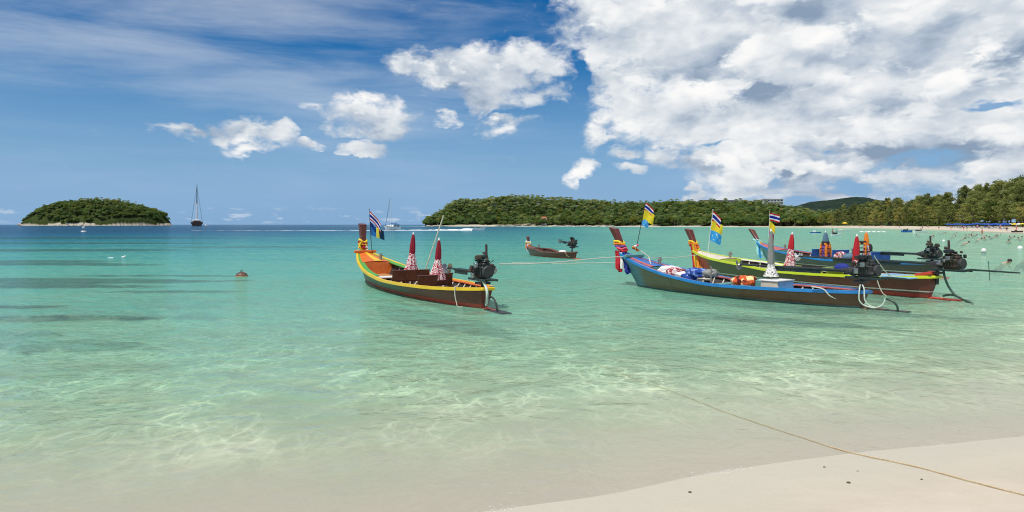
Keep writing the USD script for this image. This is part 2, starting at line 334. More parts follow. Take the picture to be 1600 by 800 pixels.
def ground_material():
    g = Graph(); P = g.add('geometry', 'position'); sp = g.add('separate_xyz', 'z', vector=P)
    n = g.noise(g.mapping(P, scale=(1., 1.6, 1.)), .9, 5., .6); fine = g.noise(P, 90., 3., .6); grain = g.noise(P, 420., 2., .5)
    dry = g.ramp(n, [(.3, (.475, .415, .325)), (.5, (.525, .46, .365)), (.7, (.56, .50, .405))])
    dry = g.mix(g.remap(grain, .35, .7, 0., .22), dry, (.36, .30, .225))
    shell = g.add('voronoi_texture', 'distance', vector=g.vmath('add', P, g.vmath('scale', g.noise(P, 14., 2., .5, out='color'), scale=.08)), scale=13., randomness=1.)
    dry = g.mix(g.math('multiply', g.remap(shell, .035, .06, 1., 0.), g.remap(g.noise(P, 2.4, 3.), .48, .62)), dry, g.mix(g.noise(P, 60., 1.), (.12, .09, .06), (.75, .70, .62)))
    dry = g.mix(g.remap(g.noise(g.mapping(P, rot=(0., 0., .3), scale=(.6, 2.4, 1.)), 3.2, 5., .65), .45, .72, 0., .22), dry, (.40, .345, .265))
    wetn = g.math('add', sp, g.math('multiply', g.math('subtract', n, .5), .05))
    wet = g.remap(wetn, .005, .055, 1., 0.)
    col = g.mix(wet, dry, g.mix(.0, (.49, .45, .355), (.4, .33, .25)))
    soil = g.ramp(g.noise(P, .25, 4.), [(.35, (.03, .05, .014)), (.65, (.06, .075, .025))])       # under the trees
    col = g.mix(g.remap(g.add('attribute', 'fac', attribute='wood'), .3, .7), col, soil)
    rk = g.ramp(g.noise(P, 1.7, 5., .65), [(.35, (.030, .030, .026)), (.65, (.11, .105, .085))])
    col = g.mix(g.remap(g.math('add', g.add('attribute', 'fac', attribute='reef'), g.math('multiply', g.math('subtract', g.noise(P, 1.1, 5., .65), .5), 1.2)), .25, .55), col, rk)
    h = g.math('add', g.math('add', g.math('multiply', n, .6), g.math('multiply', fine, .07)), g.math('multiply', g.noise(P, 9., 3., .6), .22))
    bp = g.add('bump', 'normal', height=h, strength=.5, distance=.05)
    return g.make('sand', g.add('principled_bsdf', 'BSDF', base_color=col, normal=bp, roughness=g.math('subtract', .95, g.math('multiply', wet, .45)), specular_ior_level=g.math('multiply', wet, .35)))
def water_material():
    g = Graph(); P = g.add('geometry', 'position'); dep = g.add('attribute', 'fac', attribute='depth')
    # waves: long low swell lines, wind ripples, fine sparkle
    pw = g.vmath('add', P, g.vmath('scale', g.noise(P, .35, 2., .5, out='color'), scale=1.2))
    a = g.noise(g.mapping(pw, rot=(0., 0., -.25), scale=(.75, 1.0, 1.)), 1.7, 3., .55, .4)
    b = g.noise(g.mapping(pw, rot=(0., 0., .35), scale=(1., .9, 1.)), 4.6, 3., .55, .3)
    c = g.noise(g.mapping(P, rot=(0., 0., -.6), scale=(.8, 1.2, 1.)), 16.0, 2., .5)
    calm = g.remap(dep, .0, .35, .22, 1.0)
    h = g.math('add', g.math('add', g.math('multiply', a, .16), g.math('multiply', b, .065)), g.math('multiply', c, .010))
    h = g.math('multiply', h, calm)
    nb = g.add('bump', 'normal', height=h, strength=1.0, distance=1.0)
    # colour of the water itself, by how deep it is
    gusts = g.math('multiply', g.math('subtract', g.noise(g.mapping(P, scale=(.05, .22, 1.)), 1., 4., .6), .5), .9)
    dd = g.math('multiply', dep, g.math('add', g.math('add', 1.0, gusts), g.math('add', g.math('multiply', g.math('subtract', a, .5), 1.5), g.math('multiply', g.math('subtract', b, .5), 1.0))))
    body = g.ramp(g.math('multiply', dd, .1), [(0., (.36, .56, .36)), (.05, (.29, .55, .375)), (.11, (.165, .47, .335)), (.17, (.098, .37, .29)), (.26, (.034, .225, .225)), (.42, (.010, .115, .175)), (.75, (.006, .062, .125)), (1., (.005, .052, .110))])
    fac = g.math('subtract', 1.0, g.math('power', 2.718, g.math('multiply', dd, -.95)))
    rfa = g.remap(g.math('add', g.add('attribute', 'fac', attribute='reef'), g.math('multiply', g.math('subtract', g.noise(g.mapping(P, scale=(.8, .8, 1.)), .8, 5., .65), .5), 1.3)), .2, .85)
    fac = g.math('multiply', fac, g.math('subtract', 1.0, g.math('multiply', rfa, .60)))
    # the light that waves gather and spread below them: the surface lets more or less of it through
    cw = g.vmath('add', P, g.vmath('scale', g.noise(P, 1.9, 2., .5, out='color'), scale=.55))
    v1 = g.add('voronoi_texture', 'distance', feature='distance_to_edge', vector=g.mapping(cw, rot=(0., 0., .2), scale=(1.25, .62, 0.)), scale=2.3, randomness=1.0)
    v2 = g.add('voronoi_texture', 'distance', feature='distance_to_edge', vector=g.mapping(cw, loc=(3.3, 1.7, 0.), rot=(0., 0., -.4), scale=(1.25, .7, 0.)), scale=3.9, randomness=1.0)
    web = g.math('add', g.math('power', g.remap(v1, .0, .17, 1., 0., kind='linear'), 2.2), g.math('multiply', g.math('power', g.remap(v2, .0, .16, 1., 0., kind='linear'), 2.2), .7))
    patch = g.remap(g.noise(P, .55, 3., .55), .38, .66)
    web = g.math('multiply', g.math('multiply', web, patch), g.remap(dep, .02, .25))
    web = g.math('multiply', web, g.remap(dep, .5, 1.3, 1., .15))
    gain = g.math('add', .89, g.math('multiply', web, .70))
    tint = g.ramp(g.math('multiply', dd, .3), [(0., (1., 1., 1.)), (.05, (.91, .995, .93)), (.15, (.785, .985, .875)), (.4, (.56, .94, .82)), (1., (.3, .8, .75))])
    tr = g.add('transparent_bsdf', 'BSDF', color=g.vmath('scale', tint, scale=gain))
    df = g.add('diffuse_bsdf', 'BSDF', color=body, normal=g.add('bump', 'normal', height=h, strength=1., distance=1.0))
    under = g.add('mix_closure', 'closure', fac=fac, closure1=tr, closure2=df)
    gl = g.add('glossy_bsdf', 'BSDF', color=(1., 1., 1.), roughness=.08, normal=nb)
    lw = g.add('layer_weight', 'fresnel', blend=.12, normal=nb) if False else g.math('multiply', g.add('fresnel', 'fac', IOR=1.33, normal=nb), .50)
    return g.make('sea_water', g.add('mix_closure', 'closure', fac=lw, closure1=under, closure2=gl))

M['sand'] = ground_material(); M['sea_water'] = water_material()
gx, gy = polar(0.6, 26000, 300, 420)
gz, grf = ground(gx, gy, True)
gv, gf, _ = sheet(gx, gy, gz)
land_prim = put(None, 'ground', (gv, gf), 'sand', smooth=True); tag(land_prim, 'pale sand beach, bay shore and sea bed', None, kind='structure')
gd = shore_dist(gx, gy)
sandw = np.where(gy < 560, 24.0, np.where(800 + F * gx / np.maximum(gy, 1) < 790, 6.0, 15.0))
primvar(land_prim, 'wood', (smooth01(gd - sandw + 4 * (meshkit.fbm(np.stack([gx * .08, gy * .08, 0 * gx], -1), 3, 5) - .5), -2, 3) * (gy > 60)).ravel())
primvar(land_prim, 'reef', grf.ravel())
wx, wy = polar(2.2, 26000, 420, 420)
wz, wrf = ground(wx, wy, True)
depth = -wz * (1 - .0 * wrf)
wv, wf, used = sheet(wx, wy, np.zeros_like(wx), keep=(wz < 0.03))
sea = put(None, 'sea', (wv, wf), 'sea_water', smooth=True); tag(sea, 'clear turquoise bay water', None, kind='structure')
primvar(sea, 'reef', wrf.ravel()[used]); primvar(sea, 'depth', np.maximum(depth.ravel()[used], 0))

ix, iy = np.meshgrid(np.linspace(-1.03, 1.03, 130), np.linspace(-1.03, 1.03, 70), indexing='ij'); ix = ISLE[0] + ix * ISLE[2]; iy = ISLE[1] + iy * ISLE[3]
iz = np.maximum(isle(ix, iy), -3.); iz = iz + (meshkit.fbm(np.stack([ix * .06, iy * .06, 0 * ix], -1), 4, 6) - .5) * 5 * (iz > 1)
iv, iff, _ = sheet(iy, ix, iz); iv = iv[:, [1, 0, 2]]; island = put(None, 'island_ground', (iv, iff[:, ::-1]), 'sand', smooth=True); tag(island, 'low ground of the small wooded island', None, kind='structure'); primvar(island, 'wood', (iz > 4.5).astype(float).ravel()); primvar(island, 'reef', (iz <= 4.5).astype(float).ravel() * .28)
# ------------------------------------------------------------------ longtail boats
paint('hull_olive', (.10, .105, .068), .45, .35, 2.0); paint('hull_brown', (.11, .058, .04), .45, .35, 2.5); paint('hull_dark', (.08, .06, .045), .5, .35, 2.0)
paint('rail_yellow', (.78, .50, .02), .35, .12, 3.); paint('rail_blue', (.02, .20, .52), .35, .15, 3.); paint('rail_lime', (.60, .66, .03), .35, .15, 3.); paint('rail_brown', (.16, .07, .045), .5, .3, 3.)
paint('red_paint', (.50, .055, .03), .4, .22, 4.); paint('pink_red', (.46, .12, .10), .5, .25, 4.); paint('orange_paint', (.66, .15, .025), .4, .18, 4.); paint('green_paint', (.09, .36, .06), .4, .15, 3.)
paint('teal_paint', (.10, .27, .25), .45, .2, 4.); paint('blue_paint', (.03, .13, .42), .4, .2, 4.); paint('pale_blue', (.22, .42, .62), .45, .15, 4.); paint('lime_paint', (.46, .60, .04), .4, .15, 4.)
paint('white_paint', (.74, .73, .70), .45, .12, 5.); paint('cream_paint', (.62, .56, .44), .5, .2, 5.); paint('varnish_brown', (.085, .030, .018), .3, .3, 5.); paint('prow_wood', (.13, .036, .026), .35, .3, 5.)
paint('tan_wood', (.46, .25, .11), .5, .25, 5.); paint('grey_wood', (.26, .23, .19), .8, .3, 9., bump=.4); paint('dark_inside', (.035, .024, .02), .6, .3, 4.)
paint('iron_black', (.013, .014, .015), .45, .4, 22., metal=.0, spec=.5, bump=.3); paint('iron_grey', (.045, .045, .043), .5, .5, 22., metal=.2, bump=.3); paint('iron_brown', (.055, .036, .026), .6, .5, 22., bump=.3); paint('steel', (.34, .34, .33), .3, .25, 14., metal=.85); paint('shaft_green', (.018, .032, .030), .4, .3, 8.)
paint('rope_white', (.66, .62, .52), .9, .25, 40., bump=.5); paint('rope_tan', (.56, .41, .20), .95, .3, 40., bump=.5); paint('hose_pale', (.52, .58, .50), .4, .15, 9.); paint('hose_dark', (.02, .05, .035), .4, .2, 9.)
paint('cloth_red', (.46, .012, .022), .8, .15, 9.); paint('cloth_blue', (.015, .03, .22), .8, .15, 9.); paint('cloth_yellow', (.78, .55, .03), .8, .12, 9.); paint('cloth_orange', (.82, .22, .02), .8, .15, 9.); paint('cloth_white', (.72, .70, .68), .85, .12, 9.); paint('cloth_sky', (.06, .38, .72), .8, .12, 9.); paint('cloth_aqua', (.35, .66, .62), .8, .12, 9.)
paint('cloth_pink', (.70, .10, .16), .8, .2, 12.); paint('cloth_maroon', (.24, .008, .022), .85, .15, 9.); paint('cloth_slate', (.09, .17, .23), .85, .15, 9.); paint('cloth_grey', (.24, .24, .22), .85, .2, 9.); paint('cloth_purple', (.20, .08, .30), .85, .2, 12.); paint('foam_white', (.85, .86, .85), .7, .05, 9.)

def pattern(name, a, b, scale, lo=.47, hi=.53, third=None):
    g = Graph(); tc = g.add('texture_coordinate', 'object'); n = g.noise(tc, scale, 2., .5, .4)
    c = g.mix(g.remap(n, lo, hi), a, b)
    if third: c = g.mix(g.remap(g.noise(g.mapping(tc, loc=(5., 2., 3.)), scale * 1.1, 2., .5), .56, .6), c, third)
    M[name] = g.make(name, g.add('principled_bsdf', 'BSDF', base_color=c, roughness=.85, specular_ior_level=.2))
pattern('print_red_white', (.72, .68, .66), (.42, .02, .04), 24.); pattern('print_white_grey', (.70, .68, .64), (.16, .15, .14), 20., .55, .6); pattern('print_orange', (.58, .10, .03), (.85, .62, .30), 5., .52, .56, (.12, .02, .015))
pattern('print_rose', (.70, .55, .55), (.30, .06, .06), 8.); pattern('print_blue', (.02, .06, .26), (.20, .30, .62), 6., .5, .56)
def hull_paint(name, fore, aft, at, boot, boot_z, red_bow=None, L=10., stripe=None):
    """Hull paint: one tone forward, another aft, boot topping at the water, scuffs."""
    g = Graph(); tc = g.add('texture_coordinate', 'object'); s = g.add('separate_xyz', 'x', vector=tc); z = g.out(s, 'z')
    n = g.noise(g.mapping(tc, scale=(.6, 1., 3.)), 1.6, 5., .6); f = g.noise(g.mapping(tc, scale=(1., 1., 3.)), 9., 4., .65)
    c = g.mix(g.remap(g.math('add', s, g.math('multiply', g.math('subtract', n, .5), 1.5)), at - 1.3, at + 1.3), aft, fore)
    if red_bow: c = g.mix(g.remap(g.math('add', s, g.math('multiply', g.math('subtract', f, .5), 1.2)), L * .90, L * .97), c, red_bow)
    if stripe: c = g.mix(g.remap(g.math('absolute', g.math('subtract', z, stripe)), .016, .020, .85, 0.), c, (.62, .60, .55))
    c = g.mix(g.remap(g.math('add', z, g.math('multiply', g.math('subtract', n, .5), .03)), boot_z, boot_z - .02, 0., 1.), c, boot)
    st_ = g.noise(g.mapping(tc, scale=(3.5, 1., .35)), 2.2, 5., .7); c = g.mix(g.remap(st_, .50, .74, 0., .6), c, g.mix(.6, c, (.02, .016, .010))); c = g.mix(g.remap(f, .56, .76, 0., .65), c, g.mix(.5, c, (.24, .20, .15)))
    seam = g.math('absolute', g.math('subtract', g.math('fraction', g.math('multiply', g.math('add', z, g.math('multiply', s, -.012)), 7.0)), .5)); c = g.mix(g.remap(seam, .0, .045, .55, 0.), c, (.012, .01, .008))
    c = g.mix(g.remap(g.noise(tc, 26., 2.), .70, .74, 0., .5), c, (.4, .38, .35))
    c = g.mix(g.remap(z, .035, .0, 0., .6), c, (.02, .022, .014))
    M[name] = g.make(name, g.add('principled_bsdf', 'BSDF', base_color=c, roughness=g.remap(f, .3, .7, .35, .6), specular_ior_level=.4))

from scipy.interpolate import PchipInterpolator
class Longtail:
    """Frame: x from the stern (0) to the bow, y to port, z up from the water."""
    def __init__(s, label, group, bow, stern, beam, tip, top, free=.42, stern_z=.55, rake=.75, **look):
        bow, stern = np.array(bow[:2]), np.array(stern[:2]); d = bow - stern; s.L = float(np.linalg.norm(d)); s.ang = math.atan2(d[1], d[0])
        s.o = np.array([stern[0], stern[1], 0.]); s.B, s.tip, s.top, s.rake, s.look = beam, tip, top, rake, look
        s.bf = PchipInterpolator([0, .05, .18, .42, .66, .84, .95, 1], np.array([.15, .40, .78, 1., .95, .68, .36, .17]) * beam / 2)
        s.sf = PchipInterpolator([0, .22, .48, .72, .88, 1], [stern_z, free + .03, free, free + .16, free + (tip - free) * .55, tip])
        s.kf = PchipInterpolator([0, .12, .5, .85, 1], [-.10, -.22, -.28, -.2, -.06])
        s.p = thing('longtail_boat', label, 'boat', s.o, math.degrees(s.ang), group)
    def pt(s, t, v, side, inset=0., dz=0.):
        b, sh, k = float(s.bf(t)) , float(s.sf(t)), float(s.kf(t)); y = max(b * v ** .55 - inset, .004); z = k + (sh - k) * v ** 1.25
        x = t * s.L + s.rake * smooth01(t, .62, 1) * (max(z, 0.) / s.tip) ** 1.15 - .30 * smooth01(.2 - t, 0, .2) * z
        return np.array([x, side * y, z + dz])
    def world(s, p): return rotz(s.ang) @ np.asarray(p, float) + s.o
    def local(s, p): return rotz(-s.ang) @ (np.asarray(p, float) - s.o)
    def rail(s, t, side, inset=0., dz=0.): return s.pt(t, 1., side, inset, dz)
    def strip(s, name, mat, t0, t1, i0, i1, z0, z1, side, n=40, th=.03):
        """A plank along the rail between two insets, with a thickness."""
        ts = np.linspace(t0, t1, n); top = np.array([[s.rail(t, side, i0, z0), s.rail(t, side, i1, z1)] for t in ts]); m = MB()
        bot = top - [0, 0, th]; ring = np.stack([top[:, 0], top[:, 1], bot[:, 1], bot[:, 0], top[:, 0]], 1)
        m.grid(ring if side < 0 else ring[:, ::-1]); m.raw(ring[0, :4], [(0, 1, 2, 3)]); m.raw(ring[-1, :4], [(3, 2, 1, 0)]); return put(s.p, name, m, mat, smooth=35)
    def build(s):
        L, lk, p = s.L, s.look, s.p; ts = np.r_[np.linspace(0, .16, 9), np.linspace(.2, .8, 16), np.linspace(.83, 1, 12)]; vs = np.linspace(0, 1, 13) ** 1.4
        m = MB()
        for side in (1, -1):
            G = np.array([[s.pt(t, v, side) for v in vs] for t in ts]); m.grid(G if side > 0 else G[:, ::-1])
        for t, rev in ((0, False), (1, True)):                                       # transom and stem
            a = np.array([s.pt(t, v, 1) for v in vs]); b = np.array([s.pt(t, v, -1) for v in vs]); G = np.stack([a, b], 1); m.grid(G if not rev else G[:, ::-1])
        put(p, 'hull', m, lk['hull'], smooth=40)
        vi = np.linspace(.2, .97, 9); m = MB(); te = ts[(ts > .03) & (ts < lk.get('deck_t', .84) + .02)]
        for side in (1, -1):
            G = np.array([[s.pt(t, v, side, .05) for v in vi] for t in te]); m.grid(G[:, ::-1] if side > 0 else G)
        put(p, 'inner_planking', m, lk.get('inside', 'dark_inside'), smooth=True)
        fz = .06; m = MB(); rows = []
        for t in te:
            k, sh = float(s.kf(t)), float(s.sf(t)); v = max(.02, ((fz - k) / (sh - k))) ** (1 / 1.25); y = float(s.bf(t)) * v ** .55 - .05; rows.append([[t * L, -y, fz], [t * L, y, fz]])
        m.grid(np.array(rows)[:, ::-1]); put(p, 'floor', m, lk.get('floor', 'varnish_brown'))
        for side in (1, -1):                                                         # rails and the inner top strake
            s.strip('rail', lk['rail'], 0., 1., -.035, .045, .035, .035, side, 60, .085)
            if lk.get('inner_rail'): s.strip('inner_rail', lk['inner_rail'], .02, .98, .045, .14, .012, .0, side, 60, .03)
            if lk.get('side_deck'): s.strip('side_deck', lk['side_deck'], .60, .985, .047, lk.get('side_w', .2), .02, .02, side, 40, .03)
        m = MB(); y = s.rail(0., 1); m.box((y[0] - .03, 0, y[2] - .008), (.11, 2 * y[1] + .07, .085), chamfer=.02); put(p, 'stern_cap', m, lk['rail'])
        n = lk.get('ribs', 15)
        for i in range(n):                                                           # frames that stand inside the planking
            t = .09 + (.80 - .09) * i / (n - 1)
            for side in (1, -1):
                P = [s.pt(t, v, side, .068) for v in np.linspace(.42, .95, 5)]; m = MB(); m.tube(P, .026, 5); put(p, 'rib', m, lk.get('rib', 'cream_paint'))
        m = MB(); Lk = L * .86                                                      # keel, carried aft as a skeg
        for a, b in ((-.62, Lk),):
            xs = np.linspace(a, b, 14); top = np.interp(xs, [a, 0, .8, Lk], [.03, .05, -.02, -.2]); bot = np.interp(xs, [a, 0, 1.2, Lk], [-.05, -.16, -.34, -.36])
            G = np.array([[[x, .05, z1], [x, .05, z0], [x, -.05, z0], [x, -.05, z1], [x, .05, z1]] for x, z1, z0 in zip(xs, top, bot)]); m.grid(G); m.raw(G[0, :4], [(0, 1, 2, 3)])
        put(p, 'keel', m, lk.get('keel', 'red_paint'))
        dt = lk.get('deck_t', .84); td = np.linspace(dt, .99, 14); m = MB()           # foredeck, slightly crowned
        us = np.linspace(-1, 1, 9)
        G = np.array([[[(s.rail(t, 1, .05)[0]), u * (s.rail(t, 1, .05)[1]), s.rail(t, 1)[2] + .005 + .05 * (1 - u * u)] for u in us] for t in td]); m.grid(G[:, ::-1])
        put(p, 'foredeck', m, lk.get('deck', 'orange_paint'), smooth=True)
        for (u0, u1, mat) in lk.get('deck_stripes', []):
            m = MB(); uu = np.linspace(u0, u1, 5); G = np.array([[[(s.rail(t, 1, .05)[0]), u * (s.rail(t, 1, .05)[1]), s.rail(t, 1)[2] + .013 + .05 * (1 - u * u)] for u in uu] for t in td]); m.grid(G[:, ::-1]); put(p, 'deck_stripe', m, mat, smooth=True)
        y = s.rail(dt, 1, .05); z = y[2]; m = MB(); zb = .12; rows = []            # bulkhead under the foredeck
        for u in us: rows.append([[y[0] - .02, u * y[1], z + .03 * (1 - u * u)], [y[0] - .10, u * y[1] * .72, zb + (z - zb) * .25 * u * u]])
        m.grid(np.array(rows)); put(p, 'bulkhead', m, lk.get('bulkhead', 'orange_paint'))
        tp = s.rail(1., 1); x0, zt = tp[0] - .16, tp[2]; pr = lk.get('prow', .32)   # tall prow post, wider to the top
        zz = np.linspace(zt - .25, s.top, 9); f = (zz - zz[0]) / (zz[-1] - zz[0]); m = MB(); G = []
        for q, zc in zip(f, zz):
            xc = x0 - .02 + pr * (q ** 1.1); hx = (.105 + .05 * q) * lk.get('slim', 1.); hy = (.06 + .085 * q ** 1.3) * lk.get('slim', 1.); ch = .025
            G.append([[xc + a * hx, b * hy, zc + a * .03 * q] for a, b in ((-1 + .2, -1), (1 - .2, -1), (1, -.7), (1, .7), (1 - .2, 1), (-1 + .2, 1), (-1, .7), (-1, -.7), (-1 + .2, -1))])
        G = np.array(G); m.grid(G[:, ::-1]); m.raw(G[-1, :8] , [(0, k, k + 1) for k in range(1, 7)]); put(p, 'prow_post', m, lk.get('post', 'prow_wood'))
        s.prow = np.array([x0, 0, zt]); s.prow_lean = pr / (s.top - zt + .25)
        if lk.get('cross'):
            t = lk.get('cross_t', .955); y = s.rail(t, 1); m = MB(); m.box((y[0], 0, y[2] + .085), (.12, 2 * y[1] + .24, .10), chamfer=.015); put(p, 'cross_beam', m, lk['cross'])
        m = MB(); y = s.rail(dt + .02, 1); m.tube([(y[0], -.22 * y[1] / .6, y[2] + .02), (y[0], -.22 * y[1] / .6, y[2] + .30)], .05, 8); m.tube([(y[0] - .0, -.22 * y[1] / .6 - .12, y[2] + .2), (y[0], -.22 * y[1] / .6 + .12, y[2] + .2)], .022, 6)
        put(p, 'mooring_post', m, 'grey_wood')
        return s
    def bench(s, u, y0, w, seat_z=.36, back=.34, mat='varnish_brown', face=-1):
        """A bench across the boat with a backrest on two side boards."""
        m = MB(); m.box((u + .17 * face * -1 * 0 + .16, y0, seat_z), (.36, w, .035), chamfer=.008); put(s.p, 'seat', m, mat)
        m = MB(); m.box((u - .03, y0, seat_z + back * .55), (.035, w, back), rot=roty(-.14), chamfer=.008); m.box((u - .055, y0, seat_z + back * 1.05), (.06, w + .03, .03), rot=roty(-.14), chamfer=.008); put(s.p, 'backrest', m, mat)
        for sd in (-1, 1):
            m = MB(); m.box((u + .12, y0 + sd * (w / 2 - .02), .06 + (seat_z - .06) / 2), (.34, .04, seat_z - .065), chamfer=.006); put(s.p, 'side_board', m, mat)
    def thwart(s, u, z, dx, mat, th=.04, frac=.96):
        y = min(float(s.bf(t)) * max(.02, (z - th / 2 - float(s.kf(t))) / (float(s.sf(t)) - float(s.kf(t)))) ** .44 - .07 for t in np.clip([(u - dx / 2) / s.L, (u + dx / 2) / s.L], 0, 1)) * frac; y = max(y, .05); m = MB(); m.box((u, 0, z), (dx, 2 * y, th), chamfer=.008); return put(s.p, 'thwart', m, mat)
    def flags(s, u, y, z0, h, lean, list_, staff='iron_grey', wind=(.8, -.5)):
        """A thin staff with cloths tied to it; list_: (height of the cloth's top below the staff's top, length, height, material, droop)."""
        e = sub(s.p, 'flag_staff'); m = MB(); a = np.array([u, y, z0]); b = a + np.array([lean[0], lean[1], h]); m.tube([a, (a + b) / 2 + [.0, .01, 0], b], [.014, .012, .008], 6); m.lathe([(0, -.03), (.018, -.015), (.018, .01), (0, .03)], b + [0, 0, .03], 8); put(e, 'pole', m, staff)
        w = rotz(-s.ang) @ np.array([wind[0], wind[1], 0.]); w /= np.linalg.norm(w)
        for k, (dn, ln, ht, mat, dr) in enumerate(list_):
            nu, nv = 14, 11; U, V = np.meshgrid(np.linspace(0, 1, nu), np.linspace(0, 1, nv), indexing='ij'); ax = (b - a) / np.linalg.norm(b - a)
            c = b - ax * dn; side = np.cross(w, [0, 0, 1.]); ph = k * 1.7
            Pts = c - ax * (ht * V[..., None]) + w * (ln * U * (1 - .25 * dr))[..., None] - np.array([0, 0, 1.]) * (dr * ln * U ** 1.3)[..., None] + side * (.10 * ln * np.sin(U * 6.5 + V * 1.5 + ph) * U ** .7)[..., None]
            m = MB(); m.grid(Pts); pr_ = usdkit.mesh(stage, numbered(path_of(e) + '/flag'), m.arr(), M[mat], smooth=True, uv=np.stack([U, 1 - V], -1).reshape(-1, 2)); pr_.CreateDoubleSidedAttr(True)
    def engine(s, u=-.02, z=.66, yaw=0., size=1., shaft=3.2, tiller=1.1, pitch=.0, block='iron_black', shaft_mat='shaft_green', exhaust=True, prop='steel', seed=0, y=0., mount=0.):
        """Car engine on a pivot with its long propeller shaft swung forward over the boat and the tiller bar aft."""
        e = sub(s.p, 'engine'); X = UsdGeom.Xformable(e); X.AddTranslateOp().Set((float(u), float(y), float(z))); X.AddRotateZOp().Set(float(yaw)); X.AddRotateYOp().Set(float(pitch)); k = size; q = random.Random(seed)
        def P(name, m, mat, sm=30): return put(e, name, m, mat, smooth=sm)
        m = MB(); m.tube([(mount, 0, -.45), (mount, 0, -.02)], .05 * k, 10); P('pivot', m, 'iron_grey'); m = MB(); m.box((mount, 0, -.10), (.30 * k, .30 * k, .06), chamfer=.01); P('pivot_plate', m, 'iron_grey')
        m = MB()
        for sd in (-1, 1): m.box((.0, sd * .17 * k, 0), (.95 * k, .045, .06), chamfer=.01)
        for xx in (-.4, 0., .4): m.box((xx * k, 0, 0), (.05, .34 * k, .05), chamfer=.01)
        P('frame', m, shaft_mat)
        m = MB(); m.box((0, 0, .20 * k), (.46 * k, .26 * k, .26 * k), chamfer=.03); m.box((0, 0, .09 * k), (.40 * k, .20 * k, .12 * k), chamfer=.03)
        for i in range(5): m.box(((-.18 + .09 * i) * k, .135 * k, .2 * k), (.025, .03, .2 * k), chamfer=.004); m.box(((-.18 + .09 * i) * k, -.135 * k, .2 * k), (.025, .03, .2 * k), chamfer=.004)
        P('engine_block', m, block)
        m = MB(); m.box((0, 0, .37 * k), (.44 * k, .20 * k, .09 * k), chamfer=.025); m.box((0, 0, .44 * k), (.40 * k, .13 * k, .07 * k), chamfer=.03)
        for i in range(4): m.tube([((-.15 + .1 * i) * k, 0, .46 * k), ((-.15 + .1 * i) * k, 0, .50 * k)], .014 * k, 6)
        P('cylinder_head', m, block)
        m = MB(); m.lathe([(0, -.05), (.14, -.05), (.155, -.03), (.155, .03), (.14, .04), (.12, .04), (.11, .02), (.06, .03), (.05, .09), (0, .09)], (0, 0, 0), 18, axis=0); v, f = m.arr(); m = MB(); m.raw(v * k + np.array([-.29 * k, 0, .2 * k]), f); P('flywheel', m, 'iron_grey')
        m = MB(); m.lathe([(0, -.1), (.07, -.1), (.085, -.08), (.085, .06), (.06, .1), (0, .1)], (0, 0, 0), 12, axis=0); v, f = m.arr(); m = MB(); m.raw(v * k + np.array([-.1 * k, -.23 * k, .22 * k]), f); P('alternator', m, 'steel')
        m = MB(); m.lathe([(0, -.05), (.12, -.05), (.14, -.03), (.14, .04), (.1, .06), (.03, .07), (0, .07)], (.06 * k, .05 * k, .54 * k), 14); P('air_filter', m, 'iron_black' if block != 'iron_black' else 'iron_brown')
        m = MB()
        for i in range(4): xx = (-.15 + .1 * i) * k; m.tube([(xx, -.12 * k, .34 * k), (xx + .01, -.22 * k, .36 * k), (xx + .04 * k, -.25 * k, .27 * k), (.12 * k, -.25 * k, .22 * k)], .025 * k, 7)
        P('exhaust_manifold', m, 'iron_brown')
        if exhaust: m = MB(); m.tube([(.12 * k, -.25 * k, .22 * k), (.2 * k, -.24 * k, .45 * k), (.24 * k, -.22 * k, .60 * k), (.25 * k, -.22 * k, .86 * k)], [.03 * k, .03 * k, .032 * k, .032 * k], 8); m.tube([(.24 * k, -.22 * k, .62 * k), (.36 * k, -.2 * k, .64 * k)], .04 * k, 8); P('exhaust_pipe', m, 'iron_brown')
        m = MB()
        for i in range(7):
            a = np.array([q.uniform(-.24, .24), q.choice([-.16, .16]), q.uniform(.12, .45)]) * k; b = np.array([q.uniform(-.24, .24), q.choice([-.19, .19]), q.uniform(.1, .5)]) * k; mid = (a + b) / 2 + np.array([0, np.sign(a[1]) * .06, .05]) * k; tt = np.linspace(0, 1, 7)[:, None]; m.tube((1 - tt) ** 2 * a + 2 * tt * (1 - tt) * mid + tt ** 2 * b, .014 * k, 5)
        P('hoses', m, 'hose_dark')
        m = MB(); m.box((-.02 * k, .2 * k, .35 * k), (.12 * k, .08 * k, .12 * k), chamfer=.012); P('carburettor', m, 'steel')
        for i in range(12):
            c_ = np.array([q.uniform(-.28, .28), q.choice([-.2, -.17, .17, .2, 0.]), 0.]) * k; c_[2] = (q.uniform(.08, .42) if abs(c_[1]) > .01 else q.uniform(.47, .58)) * k; m = MB(); w_ = q.uniform(.05, .12) * k
            if q.random() < .5: m.box(c_, (w_, w_ * q.uniform(.5, 1.2), w_ * q.uniform(.6, 1.5)), rot=rotz(q.uniform(-.5, .5)) @ rotx(q.uniform(-.4, .4)), chamfer=.01)
            else: m.lathe([(0, -w_ * .6), (w_ * .5, -w_ * .6), (w_ * .55, 0), (w_ * .5, w_ * .6), (0, w_ * .6)], c_, 9, axis=q.choice([0, 1, 2]))
            P('fitting', m, q.choice(['iron_black', 'iron_black', 'iron_grey', 'iron_brown', 'steel']))
        m = MB(); m.lathe([(0, -.14), (.11, -.12), (.13, -.02), (.09, .1), (.06, .22), (.045, .3), (0, .3)], (0, 0, 0), 12, axis=0); v, f = m.arr(); m = MB(); m.raw(v * k + np.array([.38 * k, 0, .16 * k]), f); P('gearbox', m, 'iron_grey')
